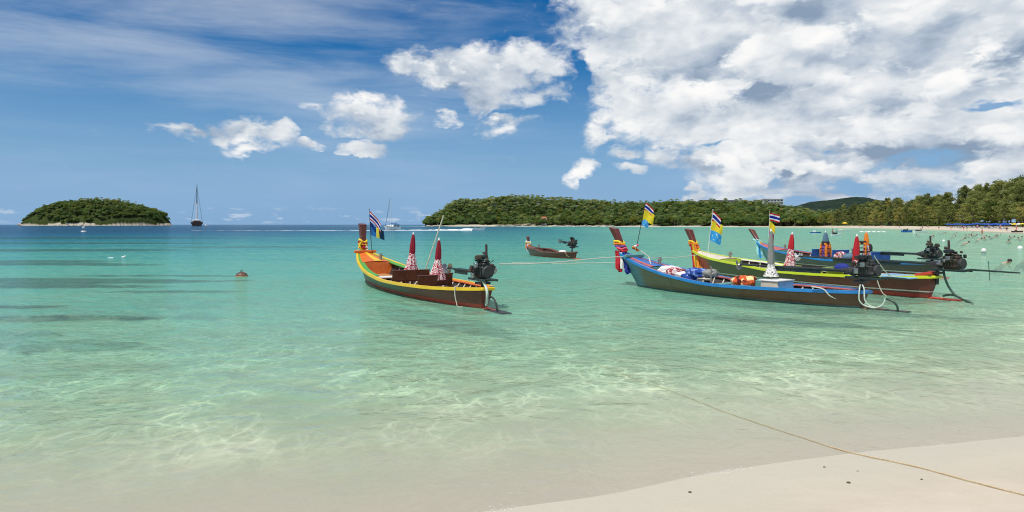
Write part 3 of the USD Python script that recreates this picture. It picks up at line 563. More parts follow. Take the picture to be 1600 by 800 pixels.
        m = MB(); z1 = .16 * k; m.tube([(.6 * k, 0, z1), (.6 * k + shaft * .55, 0, z1), ], .045, 8); m.tube([(.6 * k + shaft * .5, 0, z1), (.6 * k + shaft, 0, z1)], .028, 8); m.box((.6 * k + shaft * .45, 0, z1 - .07), (shaft * .5, .03, .10), chamfer=.008); P('propeller_shaft', m, shaft_mat)
        m = MB(); xs = .6 * k + shaft + .03; m.lathe([(0, -.07), (.035, -.05), (.035, .05), (0, .09)], (xs, 0, z1), 8, axis=0)
        for i in range(3):
            a = i * 2.094 + .5; G = []
            for r_ in np.linspace(.03, .17, 5):
                w_ = .095 * math.sin(math.pi * (r_ / .19) ** .8) + .012; tw = .7 - 2.4 * r_; G.append([[xs + c_ * w_ * math.sin(tw), r_ * math.cos(a) - c_ * w_ * math.cos(tw) * math.sin(a), z1 + r_ * math.sin(a) + c_ * w_ * math.cos(tw) * math.cos(a)] for c_ in (-1, -.3, .3, 1)])
            G = np.array(G); m.grid(G); m.grid(G[:, ::-1] + [.006, 0, 0])
        P('propeller', m, prop)
        m = MB(); m.tube([(-.42 * k, .1 * k, .02), (-.6 * k, .08 * k, .05), (-.55 * k - tiller, .05, .04)], [.03, .028, .02], 8); P('tiller_bar', m, shaft_mat)
        if tiller > 1: m = MB(); m.tube([(-.5 * k - tiller * .45, .05, -.22), (-.5 * k - tiller * .42, .05, .32)], .009, 6); P('throttle_lever', m, shaft_mat)
        return e

def ribbon(m, a, b, w, sag=.0, tw=.3, n=9, seed=0):
    """A hanging strip of cloth from a to b."""
    q = random.Random(seed); a, b = np.array(a, float), np.array(b, float); t = np.linspace(0, 1, n); d = b - a; sd = np.cross(d, [0.3, 1, 0.1]); sd /= np.linalg.norm(sd); nrm = np.cross(sd, d); nrm /= np.linalg.norm(nrm); ph = q.uniform(0, 6)
    G = []
    for x in t:
        c = a + d * x; ww = w * (.45 + .55 * min(1, x * 2.2)) / 2; us = np.linspace(-1, 1, 6); G.append([c + sd * ww * u + nrm * (.03 * math.sin(u * 5 + ph + x * 2) + .02 * math.sin(x * 6 + ph)) for u in us])
    return m.grid(np.array(G))
def parasol(label, foot, tip, skirt_z, top_mat, skirt_mat, r_top, r_skirt, pole_mat='white_paint', frac=.45, group=None, seed=0, pole=None):
    """A closed sun umbrella on its pole, the skirt's folds hanging lower down."""
    foot, tip = np.array(foot, float), np.array(tip, float); t = thing('closed_parasol', label, 'umbrella', foot, 0, group); d = tip - foot; h = d[2]; q = np.random.default_rng(seed); ph = q.uniform(0, 6)
    def lean(v): v = v.copy(); v[:, :2] += np.outer(v[:, 2] / h, d[:2]); return v
    m = MB(); m.tube([(0, 0, 0), (0, 0, h * .5), (0, 0, h - .05)], .022, 8); v, f = m.arr(); put(t, 'pole', (lean(v), f), pole_mat)
    zs = skirt_z - foot[2]; zm = zs + (h - zs) * frac
    folds = lambda amp: (lambda th, q_: amp * np.sin(8 * th + ph + q_ * .6) + amp * .4 * np.sin(3 * th + ph))
    m = MB(); m.lathe([(r_top * .95, zm - .02), (r_top, zm + .08), (r_top * .92, zm + (h - zm) * .4), (r_top * .55, zm + (h - zm) * .8), (.03, h - .07)], seg=32, wob=folds(.10)); v, f = m.arr(); put(t, 'canopy', (lean(v), f), top_mat, smooth=True)
    m = MB(); m.lathe([(r_skirt, zs), (r_skirt * .97, zs + .03), (r_skirt * .80, zs + (zm - zs) * .35), (r_top * 1.02, zm - .03), (r_top * .98, zm + .03)], seg=40, wob=lambda th, q_: (.16 * (1 - q_) + .05) * np.sin(9 * th + ph + q_ * 1.1) + .06 * np.sin(4 * th + ph)); v, f = m.arr(); put(t, 'skirt', (lean(v), f), skirt_mat, smooth=True)
    m = MB(); m.lathe([(.028, h - .09), (.034, h - .05), (.02, h - .01), (0, h + .02)], seg=8); v, f = m.arr(); put(t, 'cap', (lean(v), f), 'white_paint'); return t
def rope(name, label, pts, r, mat='rope_white', cat='rope', sag=None, n=24, seg=6, parts=None):
    p = np.asarray(pts, float)
    if sag is not None:
        t = np.linspace(0, 1, n)[:, None]; p = p[0] * (1 - t) + p[-1] * t; p[:, 2] -= sag * 4 * t[:, 0] * (1 - t[:, 0])
    else:
        s_ = np.r_[0, np.cumsum(np.linalg.norm(np.diff(p, axis=0), axis=1))]; p = PchipInterpolator(s_, p)(np.linspace(0, s_[-1], max(n, len(p) * 5)))
    m = MB(); m.tube(p, r, seg); o = put(None, name, m, mat, smooth=True); return tag(o, label, cat)
def hose(boat, pts, r, mat, name='water_hose'):
    p = np.array(pts, float); s_ = np.r_[0, np.cumsum(np.linalg.norm(np.diff(p, axis=0), axis=1))]; p = PchipInterpolator(s_, p)(np.linspace(0, s_[-1], len(p) * 7)); m = MB(); m.tube(p, r, 8); return put(boat.p, name, m, mat, smooth=True)
def bundle(name, label, cat, c, size, mat, rz=0, seed=0, rough_=.16):
    """A soft heap of cloth or sacking."""
    m = trimesh.creation.icosphere(3); v = m.vertices; n = meshkit.fbm(v * 1.7 + seed * 7, 4, seed) - .5; fo = np.abs(meshkit.fbm(v * 3.1 + seed * 3, 3, seed + 2) - .5); v = v * (1 + rough_ * (4.0 * n + 2.6 * fo - .5)[:, None]); v = np.sign(v) * np.abs(v) ** .85; v[:, 2] = np.maximum(v[:, 2], -.55)
    v = (v * np.array(size) / 2) @ rotz(rz).T; p = put(None, name, (v, m.faces), mat, smooth=True, at=c); return tag(p, label, cat)
# ------------------------------------------------------------------ the five longtails at their moorings
def flag_material(name, stops, along='y', speck=None):
    g = Graph(); uv = g.add('uvmap', 'UV', attribute='st'); s = g.add('separate_xyz', 'x', vector=uv); v = s if along == 'x' else g.out(s, 'y')
    c = g.add('rgb_ramp', 'color', fac=v, ramp=stops, interpolate=False)
    if speck: c = g.mix(g.remap(g.vmath('length', g.mapping(uv, loc=(-.5, -.55, 0.), scale=(1., 1., 0.)), out='value') if False else g.noise(g.mapping(uv, scale=(3.2, 3.2, 0.), loc=speck[1]), 1.6, 2.), .60, .63), c, speck[0])
    a = g.add('diffuse_bsdf', 'BSDF', color=c); b = g.add('translucent_bsdf', 'BSDF', color=c)
    M[name] = g.make(name, g.add('mix_closure', 'closure', fac=.3, closure1=a, closure2=b))
RD, WH, BL = (.55, .02, .04), (.78, .76, .76), (.02, .03, .28)
flag_material('thai_flag', [(0, RD), (.1667, WH), (.3333, BL), (.6667, WH), (.8333, RD), (1., RD)])
flag_material('yellow_flag', [(0, (.80, .62, .04)), (1, (.80, .62, .04))]); flag_material('blue_flag', [(0, (.05, .36, .74)), (1, (.05, .36, .74))], speck=((.7, .75, .8), (.2, .3, 0.)))
flag_material('maroon_flag', [(0, (.42, .02, .08)), (1, (.42, .02, .08))]); flag_material('blue_yellow_flag', [(0, (.03, .14, .42)), (.45, (.78, .62, .08)), (.68, (.02, .06, .12)), (1., (.02, .06, .12))], 'x'); flag_material('navy_flag', [(0, (.02, .05, .2)), (1, (.02, .05, .2))])

def on_axis(b, px, py, lat=0.0):
    """The point of the boat's frame on a lengthwise line that the photograph shows at a pixel."""
    us = np.linspace(-4, b.L + 3, 2001); w = np.stack([us, np.full_like(us, lat), 0 * us], 1) @ rotz(b.ang).T + b.o; q = 800 + F * w[:, 0] / w[:, 1]
    i = np.argmin(np.abs(q - px)); return np.array([us[i], lat, EYE + (HOR - py) / F * w[i, 1]])
def staff(b, base, top, lat, cloths, **k):
    a = on_axis(b, *base, lat); w = b.world(a); t = b.local(at_depth(top[0], top[1], w[1])); b.flags(a[0], a[1], a[2], t[2] - a[2], (t[0] - a[0], t[1] - a[1]), cloths, **k)
def garland(b, name, label, zr, mats, tails, group=None):
    """Cloths and flower strings wound round the prow post, their ends hanging down."""
    w = b.world(b.prow); t = thing(name, label, 'garland', w, math.degrees(b.ang), group)
    for k, mat in enumerate(mats):
        z = zr[0] + (zr[1] - zr[0]) * k / max(1, len(mats) - 1); xc = -.02 + b.prow_lean * (z + .25); m = MB(); a = np.linspace(0, 2 * np.pi, 25); q = np.random.default_rng(k)
        Pn = np.stack([xc + .18 * np.sign(np.cos(a)) * np.abs(np.cos(a)) ** .6, .13 * np.sign(np.sin(a)) * np.abs(np.sin(a)) ** .6, z + .03 * np.sin(2 * a + k) + .05 * np.cos(a)], 1)
        m.tube(Pn, .032 + .014 * q.random(25), 7, cap=False)
        for _ in range(5): i = q.integers(0, 24); m.tm(trimesh.creation.icosphere(1, .042).apply_translation(Pn[i] * [1.08, 1.12, 1]))
        put(t, 'wrap', m, mat, smooth=True)
    for k, (x, y, z0, z1, wd, mat, dx) in enumerate(tails):
        m = MB(); ribbon(m, (x + b.prow_lean * (z0 + .25) * .9, y, z0), (x + dx, y * 1.15, z1), wd, seed=k); p_ = put(t, 'streamer', m, mat, smooth=True)
        m2 = MB(); ribbon(m2, (x + b.prow_lean * (z0 + .25) * .9 + .03, y + .03, z0), (x + dx + .06, y * 1.15 + .04, z1 + .05), wd * .9, seed=k + 9); put(t, 'streamer', m2, mat, smooth=True)
    return t

hull_paint('hull_a', (.085, .105, .066), (.115, .032, .022), 3.6, (.36, .035, .02), .12, L=10.6)
hull_paint('hull_b', (.125, .105, .058), (.125, .058, .036), 3.4, (.05, .14, .17), .05, (.07, .17, .20), L=8.0)
hull_paint('hull_c', (.10, .09, .036), (.14, .034, .024), 4.0, (.34, .04, .03), .12, (.42, .05, .03), L=10., stripe=.20)
hull_paint('hull_d', (.10, .095, .07), (.09, .07, .055), 3.5, (.22, .035, .03), .10, (.12, .24, .24), L=10.5, stripe=.16)
hull_paint('hull_e', (.13, .07, .045), (.14, .045, .03), 3.0, (.40, .16, .05), .05, L=6.5)
FLEET = 'longtail boats moored off the beach'

# A: green and yellow boat on its own, stern towards the beach
A = Longtail('yellow railed longtail boat with green side deck and orange foredeck, moored apart', FLEET, gp(572.5, 437), gp(757, 482), 2.15, 1.15, 2.22, free=.40, stern_z=.54, rake=.62,
             hull='hull_a', rail='rail_yellow', side_deck='green_paint', side_w=.24, inside='dark_inside', inner_rail='orange_paint', deck='orange_paint', deck_t=.85, deck_stripes=[(-.34, .10, 'rail_yellow')], bulkhead='orange_paint', floor='tan_wood', cross='orange_paint', cross_t=.965, prow=.12, keel='red_paint', rib='cream_paint').build()
A.thwart(on_axis(A, 596, 430)[0], .30, 1.5, 'tan_wood'); A.thwart(on_axis(A, 612, 430)[0] - .1, .33, .5, 'white_paint')
for px, y0, w in ((636, .10, 1.05), (652, -.25, .85), (668, .38, .62), (692, -.38, .62)):
    A.bench(on_axis(A, px, 440, y0)[0], y0, w, .32, .34, 'varnish_brown')
A.thwart(1.0, .36, .35, 'varnish_brown')
A.engine(.10, .76, 0, 1.06, 1.7, .35, 0, 'iron_black', seed=1)
q = A.rail(.0, 1)
hose(A, [(-.05, .1, .75), (-.32, .15, .66), (-.52, .18, .45), (-.45, .15, .22), (-.30, .1, .12)], .035, 'hose_pale')
hose(A, [(-.20, .1, .05), (-.35, .1, .30), (-.62, .1, .36), (-.85, .1, .22), (-.9, .08, .0)], .025, 'iron_grey', 'rudder_guard')
m = MB(); m.box((-.75, 0, -.0), (1.0, .30, .045), chamfer=.01); put(A.p, 'stern_step', m, 'iron_grey')
staff(A, (581, 391), (577, 328), -.25, [(.04, .62, .36, 'thai_flag', .85), (.46, .34, .20, 'navy_flag', .9), (.62, .62, .40, 'blue_yellow_flag', .35)], wind=(.9, -.2))
garland(A, 'prow_garland', 'yellow and red flower garlands wound low round the prow of the green and yellow boat', (.12, .42), ['cloth_yellow', 'cloth_red', 'cloth_yellow', 'cloth_red', 'cloth_yellow'], [(-.22, .14, .35, .05, .16, 'cloth_yellow', .0), (-.24, -.10, .2, .03, .14, 'cloth_white', .02), (-.26, .02, .25, .04, .12, 'cloth_red', .02)])
a = on_axis(A, 641, 421, -.30); t = at_depth(646, 363, A.world(a)[1]); parasol("closed maroon parasol with red and white skirt, nearer the yellow railed boat's prow", A.world([a[0], a[1], .1]), t, A.world(a)[2] - .02, 'cloth_maroon', 'print_red_white', .10, .215, frac=.43, group='closed parasols on the longtails', seed=1)
a = on_axis(A, 681.5, 436, -.05); t = at_depth(686, 372, A.world(a)[1]); parasol("closed maroon parasol with red and white skirt, nearer the yellow railed boat's engine", A.world([a[0], a[1], .1]), t, A.world(a)[2] - .02, 'cloth_maroon', 'print_red_white', .09, .24, frac=.47, group='closed parasols on the longtails', seed=2)
a = on_axis(A, 657, 421, -.55); b_ = at_depth(693, 337, A.world(a)[1] - .3); w0 = A.world([a[0], a[1], .15])
m = MB(); d_ = b_ - w0
for i in range(9): m.tube([w0 + d_ * i / 9, w0 + d_ * (i + .92) / 9, w0 + d_ * (i + .96) / 9, w0 + d_ * (i + 1) / 9], [.022, .021, .027, .022], 7)
tag(put(None, 'bamboo_pole', m, 'cream_paint', smooth=True), 'thin pale bamboo pole leaning up from the green and yellow boat', 'pole')
for px, py, r_, mat, lab in ((672, 446, .22, 'tan_wood', 'coiled tan rope lying in the stern of the green and yellow boat'), (690, 448, .16, 'rope_tan', 'small coil of rope beside the bigger coil in the green and yellow boat')):
    a = on_axis(A, px, py, .1); m = MB()
    for k in range(4): th = np.linspace(0, 2 * np.pi, 25); m.tube(np.stack([(r_ - .02 * k) * np.cos(th), (r_ - .02 * k) * np.sin(th), 0 * th + .1 + .045 * k], 1), .028, 6, cap=False)
    tag(put(None, 'rope_coil', m, mat if mat.startswith('rope') else 'rope_tan', smooth=True, at=A.world([a[0], a[1], .05])), lab, 'rope')
w = A.world(A.rail(.07, 1, -.05)); rope('stern_rope', 'rope tied over the yellow rail hanging to the water by the stern', [w + [.06, .1, .06], w + [0, 0, .05], w + [0, -.03, -.12], w + [.05, -.05, -.40], w + [.07, -.06, -.47], w + [.14, -.05, -.49], w + [.20, -.02, -.48]], .013)

# B: front boat of the right-hand three
B = Longtail("blue railed longtail boat with pink inner edge, sacks and bundles aboard, closest to the beach", FLEET, gp(998, 447), gp(1346, 481), 2.0, 1.15, 2.08, free=.38, stern_z=.44, rake=.78,
             hull='hull_b', rail='rail_blue', inner_rail='pink_red', side_deck='pink_red', side_w=.15, inside='dark_inside', deck='blue_paint', deck_t=.84, deck_stripes=[(-.75, -.45, 'pink_red'), (.45, .75, 'pink_red')], bulkhead='teal_paint', floor='pale_blue', cross='teal_paint', cross_t=.95, prow=.66, keel='rail_brown', rib='cream_paint', ribs=17).build()
a = on_axis(B, 1353, 428, 0.); B.engine(-.12, .80, -2, 1.0, 3.35, .5, 0, 'iron_grey', shaft_mat='shaft_green', prop='steel', exhaust=False, seed=2, mount=.12)
hose(B, [(-.05, .16, .62), (-.12, .34, .52), (-.14, .40, .26), (-.24, .36, .12), (-.46, .3, .07), (-.64, .24, .15), (-.70, .2, .32)], .017, 'hose_pale')
hose(B, [(-.08, .12, .62), (-.22, .30, .52), (-.27, .36, .25), (-.36, .32, .12), (-.52, .28, .08)], .017, 'hose_pale')
hose(B, [(-.66, .1, .3), (-.86, .1, .24), (-.96, .1, .08), (-.96, .1, -.1)], .028, 'hose_dark', 'rudder_guard')
m = MB(); m.box((-.7, 0, -.0), (1.0, .22, .045), chamfer=.01); put(B.p, 'stern_step', m, 'iron_grey')
a = on_axis(B, 1214, 455, .10); 
m = MB(); m.box((a[0], .1, .34), (.56, .80, .46), chamfer=.02); put(B.p, 'engine_locker', m, 'cream_paint'); m = MB(); m.box((a[0], .1, .585), (.62, .86, .035), chamfer=.008); put(B.p, 'locker_lid', m, 'white_paint')
m = MB(); m.box((a[0] - .292, .1, .34), (.02, .75, .42), chamfer=.004); put(B.p, 'locker_panel', m, 'pale_blue'); m = MB(); m.box((a[0] + .6, -.1, .34), (.5, .7, .42), chamfer=.02); put(B.p, 'seat_box', m, 'teal_paint')
B.thwart(on_axis(B, 1178, 450)[0], .36, .3, 'pale_blue'); B.thwart(on_axis(B, 1140, 445)[0], .36, .3, 'teal_paint'); B.thwart(on_axis(B, 1085, 440)[0], .38, .3, 'cream_paint')
staff(B, (994, 390), (1009, 316), -.2, [(.02, .36, .26, 'thai_flag', .75), (.28, .42, .38, 'yellow_flag', .45), (.60, .27, .24, 'blue_flag', .5)], wind=(.95, -.25), staff='iron_black')
garland(B, 'prow_garland', "flower wraps with red, white and navy streamers on the prow nearest the beach", (.14, .42), ['cloth_red', 'cloth_pink', 'cloth_purple', 'cloth_orange', 'cloth_yellow'], [(.10, .16, .10, -.62, .24, 'cloth_red', .06), (.0, .16, .08, -.68, .20, 'cloth_red', .10), (-.10, .17, .05, -.60, .12, 'cloth_white', .02), (-.22, .16, .05, -.72, .24, 'cloth_blue', -.10)])
a = on_axis(B, 993, 392, -.2); w = B.world([a[0], a[1], a[2]]); t = thing('flower_posy', 'small posy of orange and pink flowers at the foot of the front flag staff', 'flowers', w)
for k, mat in enumerate(('cloth_orange', 'cloth_pink', 'cloth_yellow', 'cloth_red', 'cloth_orange', 'cloth_white', 'cloth_pink')):
    m = MB(); m.tm(trimesh.creation.icosphere(2, .055).apply_scale([1, 1, .8]).apply_translation([.08 * math.cos(k * .9), .08 * math.sin(k * .9), .02 + .03 * k])); put(t, 'flower', m, mat, smooth=True)
a = on_axis(B, 1205, 433, .05); t = at_depth(1204.5, 358, B.world(a)[1]); parasol("closed weathered grey parasol with white skirt, standing on a cream box", B.world([a[0], a[1], .60]), t, B.world(a)[2] + .02, 'cloth_grey', 'print_white_grey', .095, .20, frac=.24, group='closed parasols on the longtails', seed=3)
for px, py, lat, size, mat, nm, lab, cat in (
        (1092, 427, .1, (.9, .7, .34), 'print_blue', 'cloth_roll', 'blue rolled tarpaulin lying across the front boat', 'tarpaulin'), (1110, 428, .1, (.5, .55, .32), 'cloth_grey', 'folded_sheet', 'grey folded sheet beside the blue rolled tarpaulin', 'cloth'),
        (1163, 440, .25, (.8, .5, .40), 'print_orange', 'cloth_bundle', "orange and black patterned cloth draped near the grey propeller", 'cloth'),
        (1045, 424, .1, (.7, .8, .38), 'cloth_white', 'white_sack', 'white sack furthest forward in the front boat', 'sack'), (1055, 427, .2, (.6, .6, .40), 'print_rose', 'patterned_bag', 'pale pink patterned bag between the white sacks', 'bag'),
        (1068, 431, .1, (.7, .8, .3), 'cloth_white', 'white_sack', 'white sack next to the blue rolled tarpaulin', 'sack'), (1077, 433, .25, (.5, .6, .24), 'print_blue', 'blue_bag', 'dark blue bag under the rail in front of the tarpaulin', 'bag')):
    a = on_axis(B, px, py, lat); bundle(nm, lab, cat, B.world([a[0], a[1], max(.12, a[2] - size[2] * .0)]), size, mat, B.ang + .2, seed=px)
m = MB(); a = on_axis(B, 1111, 437, .3); m.tube([(0, 0, -.2), (0, 0, .42)], .022, 7); tag(put(None, 'short_post', m, 'grey_wood', at=B.world([a[0], a[1], a[2]])), 'short grey wooden stick standing beside the blue tarpaulin', 'post')
w = B.world(B.rail(.10, 1, -.04)); rope('stern_rope', 'thick pale rope from the front blue boat down into the water astern', [w + [-.25, .1, .1], w + [0, -.03, .06], w + [.15, -.1, -.12], gp(1335, 474, .06), gp(1362, 484, -.05)], .016)
w = B.world(B.rail(.94, -1, .1)); a = on_axis(B, 1012, 405, -.22); rope('mooring_line', "white line looped from the front boat's fore beam to its mooring post", [B.world(on_axis(B, 1001, 392, .1)), B.world(on_axis(B, 1008, 397, .0)), B.world(on_axis(B, 1014, 402, -.1)), B.world(on_axis(B, 1016, 410, .1)), B.world(on_axis(B, 1019, 417, .1))], .018)

# C: lime rail, behind B
C = Longtail('longtail boat with lime yellow rail and red tinted bow, between the two blue railed boats', FLEET, gp(1106, 431), gp(1452, 466), 2.0, 1.05, 2.0, free=.52, stern_z=.66, rake=.80,
             hull='hull_c', rail='rail_lime', inner_rail='white_paint', inside='dark_inside', deck='cream_paint', deck_t=.83, deck_stripes=[(-.85, -.5, 'pink_red')], bulkhead='lime_paint', floor='cream_paint', prow=.66, keel='red_paint', rib='cream_paint', ribs=17).build()
C.engine(-.68, .88, -1, 1.0, 5.1, 1.3, 0, 'iron_brown', shaft_mat='shaft_green', prop='white_paint', seed=3, mount=.45)
hose(C, [(-.5, .1, .85), (-.62, .1, .45), (-.9, .12, .15), (-1.35, .12, -.12 + .1), (-1.2, .12, -.1 + .12), (-.75, .12, .18), (-.5, .12, .12)], .032, 'hose_dark')
m = MB(); m.box((-.5, 0, .03), (.9, .2, .04), chamfer=.01); put(C.p, 'stern_step', m, 'red_paint')
m = MB(); m.box((.05, .0, .72), (.5, .5, .10), rot=roty(.2), chamfer=.02); put(C.p, 'engine_mount', m, 'red_paint')
for px, py, w_ in ((1225, 428, 1.1), (1290, 428, 1.1)):
    a = on_axis(C, px, py, .1); m = MB(); m.box((a[0], .15, .66), (.75, w_, .05), chamfer=.01); put(C.p, 'seat', m, 'lime_paint')
    for sd in (-1, 1): m = MB(); m.box((a[0], .15 + sd * (w_ / 2 - .05), .38), (.7, .06, .55), chamfer=.01); put(C.p, 'side_board', m, 'lime_paint')
for px in (1140, 1175, 1335): C.thwart(on_axis(C, px, 425)[0], .46, .28, 'cream_paint')
m = MB(); a = on_axis(C, 1400, 434, .2); m.box((a[0], 0, .60), (1.6, 1.35, .04), chamfer=.01); put(C.p, 'aft_deck', m, 'pale_blue')
staff(C, (1106, 396), (1114, 329), -.15, [(.02, .42, .42, 'thai_flag', .8), (.44, .52, .40, 'yellow_flag', .4), (.84, .52, .46, 'blue_flag', .45)], wind=(.95, -.25), staff='white_paint')
garland(C, 'prow_garland', "orange and yellow garland with long streamers on the lime railed boat's prow", (.10, .40), ['cloth_yellow', 'cloth_orange', 'cloth_red', 'cloth_orange', 'cloth_yellow'], [(-.16, .17, .3, -.75, .10, 'cloth_orange', -.02), (-.20, .18, .3, -.85, .09, 'cloth_yellow', -.06), (-.08, .16, .3, -.95, .22, 'cloth_red', -.06), (-.3, .16, .3, -.9, .12, 'cloth_orange', -.16)])
for px, pt_, tp_, lab, sd in ((1232, 417, 363, "closed bright red parasol standing over a lime green seat", 4), (1336, 438, 366, "closed bright red parasol half hidden behind the front boat's engine", 5)):
    a = on_axis(C, px, pt_, .1); t = at_depth(px + (6 if px < 1300 else 3), tp_, C.world(a)[1]); parasol(lab, C.world([a[0], a[1], .2]), t, C.world(a)[2], 'cloth_red', 'print_red_white', .10 if sd == 4 else .105, .20 if sd == 4 else .14, frac=.50 if sd == 4 else .42, group='closed parasols on the longtails', seed=sd)
a = on_axis(C, 1316, 424, .2); bundle('blue_jerrycan', 'rounded blue cover lying between the lime seats and the engine', 'cover', C.world([a[0], a[1], .72]), (.55, .4, .36), 'cloth_blue', C.ang, 4, .05)
w = C.world(C.rail(.13, 1, -.04)); rope('stern_rope', 'pale knotted rope hanging from the lime rail to the red boot top', [w + [-.04, .05, .06], w + [0, -.02, -.02], w + [.06, -.05, -.25], w + [.17, -.1, -.52], w + [.26, -.12, -.60], w + [.2, -.12, -.64]], .016)
rope('stay_line', 'thin grey line from the front boat engine down to the lime railed boat', [at_depth(1366, 400, 19.5), at_depth(1391, 431, 20.5)], .014, sag=.05)

# D: blue rail, at the back
D = Longtail("blue railed longtail boat with pale aqua sash on its prow, behind the lime one", FLEET, gp(1201, 411), gp(1461, 433), 2.0, 1.12, 1.92, free=.48, stern_z=.58, rake=.85,
             hull='hull_d', rail='rail_blue', inner_rail='pink_red', inside='dark_inside', deck='pink_red', deck_t=.84, bulkhead='teal_paint', floor='cream_paint', prow=.95, keel='red_paint', rib='cream_paint', ribs=17).build()
D.engine(.15, .76, 3, 1.12, 3.4, .3, 0, 'iron_black', shaft_mat='shaft_green', prop='steel', seed=4)
for px in (1215, 1240, 1262): D.thwart(on_axis(D, px, 400)[0], .42, .28, 'cream_paint')
for px, w_ in ((1283, 1.0), (1315, 1.0), (1378, 1.1)): D.bench(on_axis(D, px, 400)[0], .1, w_, .5, .42, 'blue_paint')
staff(D, (1201, 385), (1202.5, 332), -.1, [(.02, .58, .44, 'thai_flag', .25), (.48, .40, .46, 'yellow_flag', .8), (.98, .34, .72, 'maroon_flag', .9)], wind=(.95, -.2), staff='white_paint')
garland(D, 'prow_garland', 'pale aqua and blue sash tied round the prow of the furthest blue railed boat', (.06, .20), ['cloth_yellow', 'cloth_aqua', 'cloth_aqua'], [(-.1, .16, .12, -.72, .20, 'cloth_aqua', .0), (-.2, .17, .12, -.85, .22, 'cloth_sky', -.08), (-.32, .16, .1, -.7, .24, 'cloth_aqua', -.22)])
a = on_axis(D, 1290, 400, .1); t = at_depth(1290, 361, D.world(a)[1]); ps = parasol('closed parasol, slate blue, with an orange life vest tied below', D.world([a[0], a[1], .2]), t, D.world(a)[2], 'cloth_slate', 'cloth_purple', .15, .22, frac=.45, group='closed parasols on the longtails', seed=6); PD1 = D.world(a)
a = on_axis(D, 1354, 402, .1); t = at_depth(1353.5, 361, D.world(a)[1]); parasol('closed parasol, orange and red, with a vest hanging on its left', D.world([a[0], a[1], .2]), t, D.world(a)[2], 'cloth_orange', 'print_red_white', .11, .18, frac=.45, group='closed parasols on the longtails', seed=7); PD2 = D.world(a)
def life_vest(label, c, rz=0., size=1.):
    t = thing('life_vest', label, 'life vest', c, rz, 'orange life vests on the back boat', size)
    for sd in (-1, 1):
        m = MB(); n = 9; hs = np.linspace(0, .62, n); wd = np.interp(hs, [0, .1, .4, .62], [.13, .15, .15, .09])
        for f_, d_ in ((1, -.17), (-1, .17)):
            G = [[[sd * (.03 + w_ * (1 + math.cos(a_)) * .62), d_ + f_ * 0 + .05 * math.sin(a_), h_] for a_ in np.linspace(0, 2 * np.pi, 11)] for h_, w_ in zip(hs, wd)]; m.grid(np.array(G))
        m.tube([(sd * .12, -.17, .6), (sd * .12, 0, .68), (sd * .12, .17, .6)], .06, 7); put(t, 'foam_panel', m, 'cloth_orange', smooth=40)
    for z in (.16, .40): m = MB(); th = np.linspace(0, 2 * np.pi, 21); m.tube(np.stack([.245 * np.cos(th), .235 * np.sin(th), 0 * th + z], 1), .022, 5, cap=False); put(t, 'strap', m, 'iron_black')
    m = MB(); m.lathe([(.14, .58), (.19, .64), (.20, .74), (.16, .77)], seg=16); put(t, 'collar', m, 'dark_inside', smooth=True)
life_vest('orange life vest strapped round the slate blue parasol', PD1 + [0, 0, -.02], 20)
life_vest('orange life vest hanging against the orange parasol', PD2 + [-.22, -.02, .08], 60, .9)
a = on_axis(D, 1311, 405, .15); bundle('towel_heap', 'pale pink heap of towels beside the blue bench', 'towels', D.world([a[0], a[1], .62]), (.7, .6, .55), 'print_rose', .3, 11); a = on_axis(D, 1331, 408, .2); bundle('dark_bag', 'round dark bag lying behind the red parasol', 'bag', D.world([a[0], a[1], .62]), (.9, .7, .42), 'cloth_slate', .3, 12, .06)
a = on_axis(D, 1358, 386, .05); bundle('black_helmet', 'small black bag hung at the orange parasol', 'bag', PD2 + [.16, .05, .42], (.26, .26, .46), 'dark_inside', 0, 3, .05)

# E: little brown boat further out
E = Longtail('small plain brown longtail boat floating alone further out', FLEET, gp(829, 398.5), gp(898, 404.5), 1.35, .68, 1.34, free=.34, stern_z=.44, rake=.45,
             hull='hull_e', rail='rail_brown', inside='dark_inside', inner_rail='rail_brown', deck='rail_brown', deck_t=.80, bulkhead='rail_brown', floor='cream_paint', prow=.16, slim=.62, keel='orange_paint', rib='rail_brown', ribs=11).build()
E.engine(.3, .82, 2, .95, .9, .25, -6, 'iron_brown', seed=5, shaft_mat='iron_black', exhaust=False)
for px in (848, 856, 865): E.thwart(on_axis(E, px, 395)[0], .26, .5, 'cream_paint')
staff(E, (827.4, 385), (827.2, 369), -.1, [(.03, .1, .1, 'blue_flag', .9)], staff='blue_paint')
garland(E, 'prow_garland', 'faded orange and white cloths on the prow of the small brown boat', (.05, .30), ['cloth_orange', 'cloth_white', 'cloth_yellow', 'cloth_white'], [(.0, .14, .2, -.25, .14, 'cloth_orange', .0), (-.15, .14, .2, -.40, .14, 'cloth_white', -.02), (-.1, .14, .2, -.3, .12, 'cloth_red', .03)])
a = on_axis(E, 879, 396, 0); bundle('white_box_cover', "white cloth cover lying near the engine of the small brown boat", 'cloth', E.world([a[0], 0, .4]), (.5, .6, .22), 'cloth_white', .2, 5, .06)
w = E.world(E.rail(.1, 1, -.02)); rope('stern_rope', 'tan rope from the small brown boat stern to the water', [w + [0, 0, .03], w + [.2, -.2, -.25], gp(899, 403, .03)], .014, 'rope_tan')

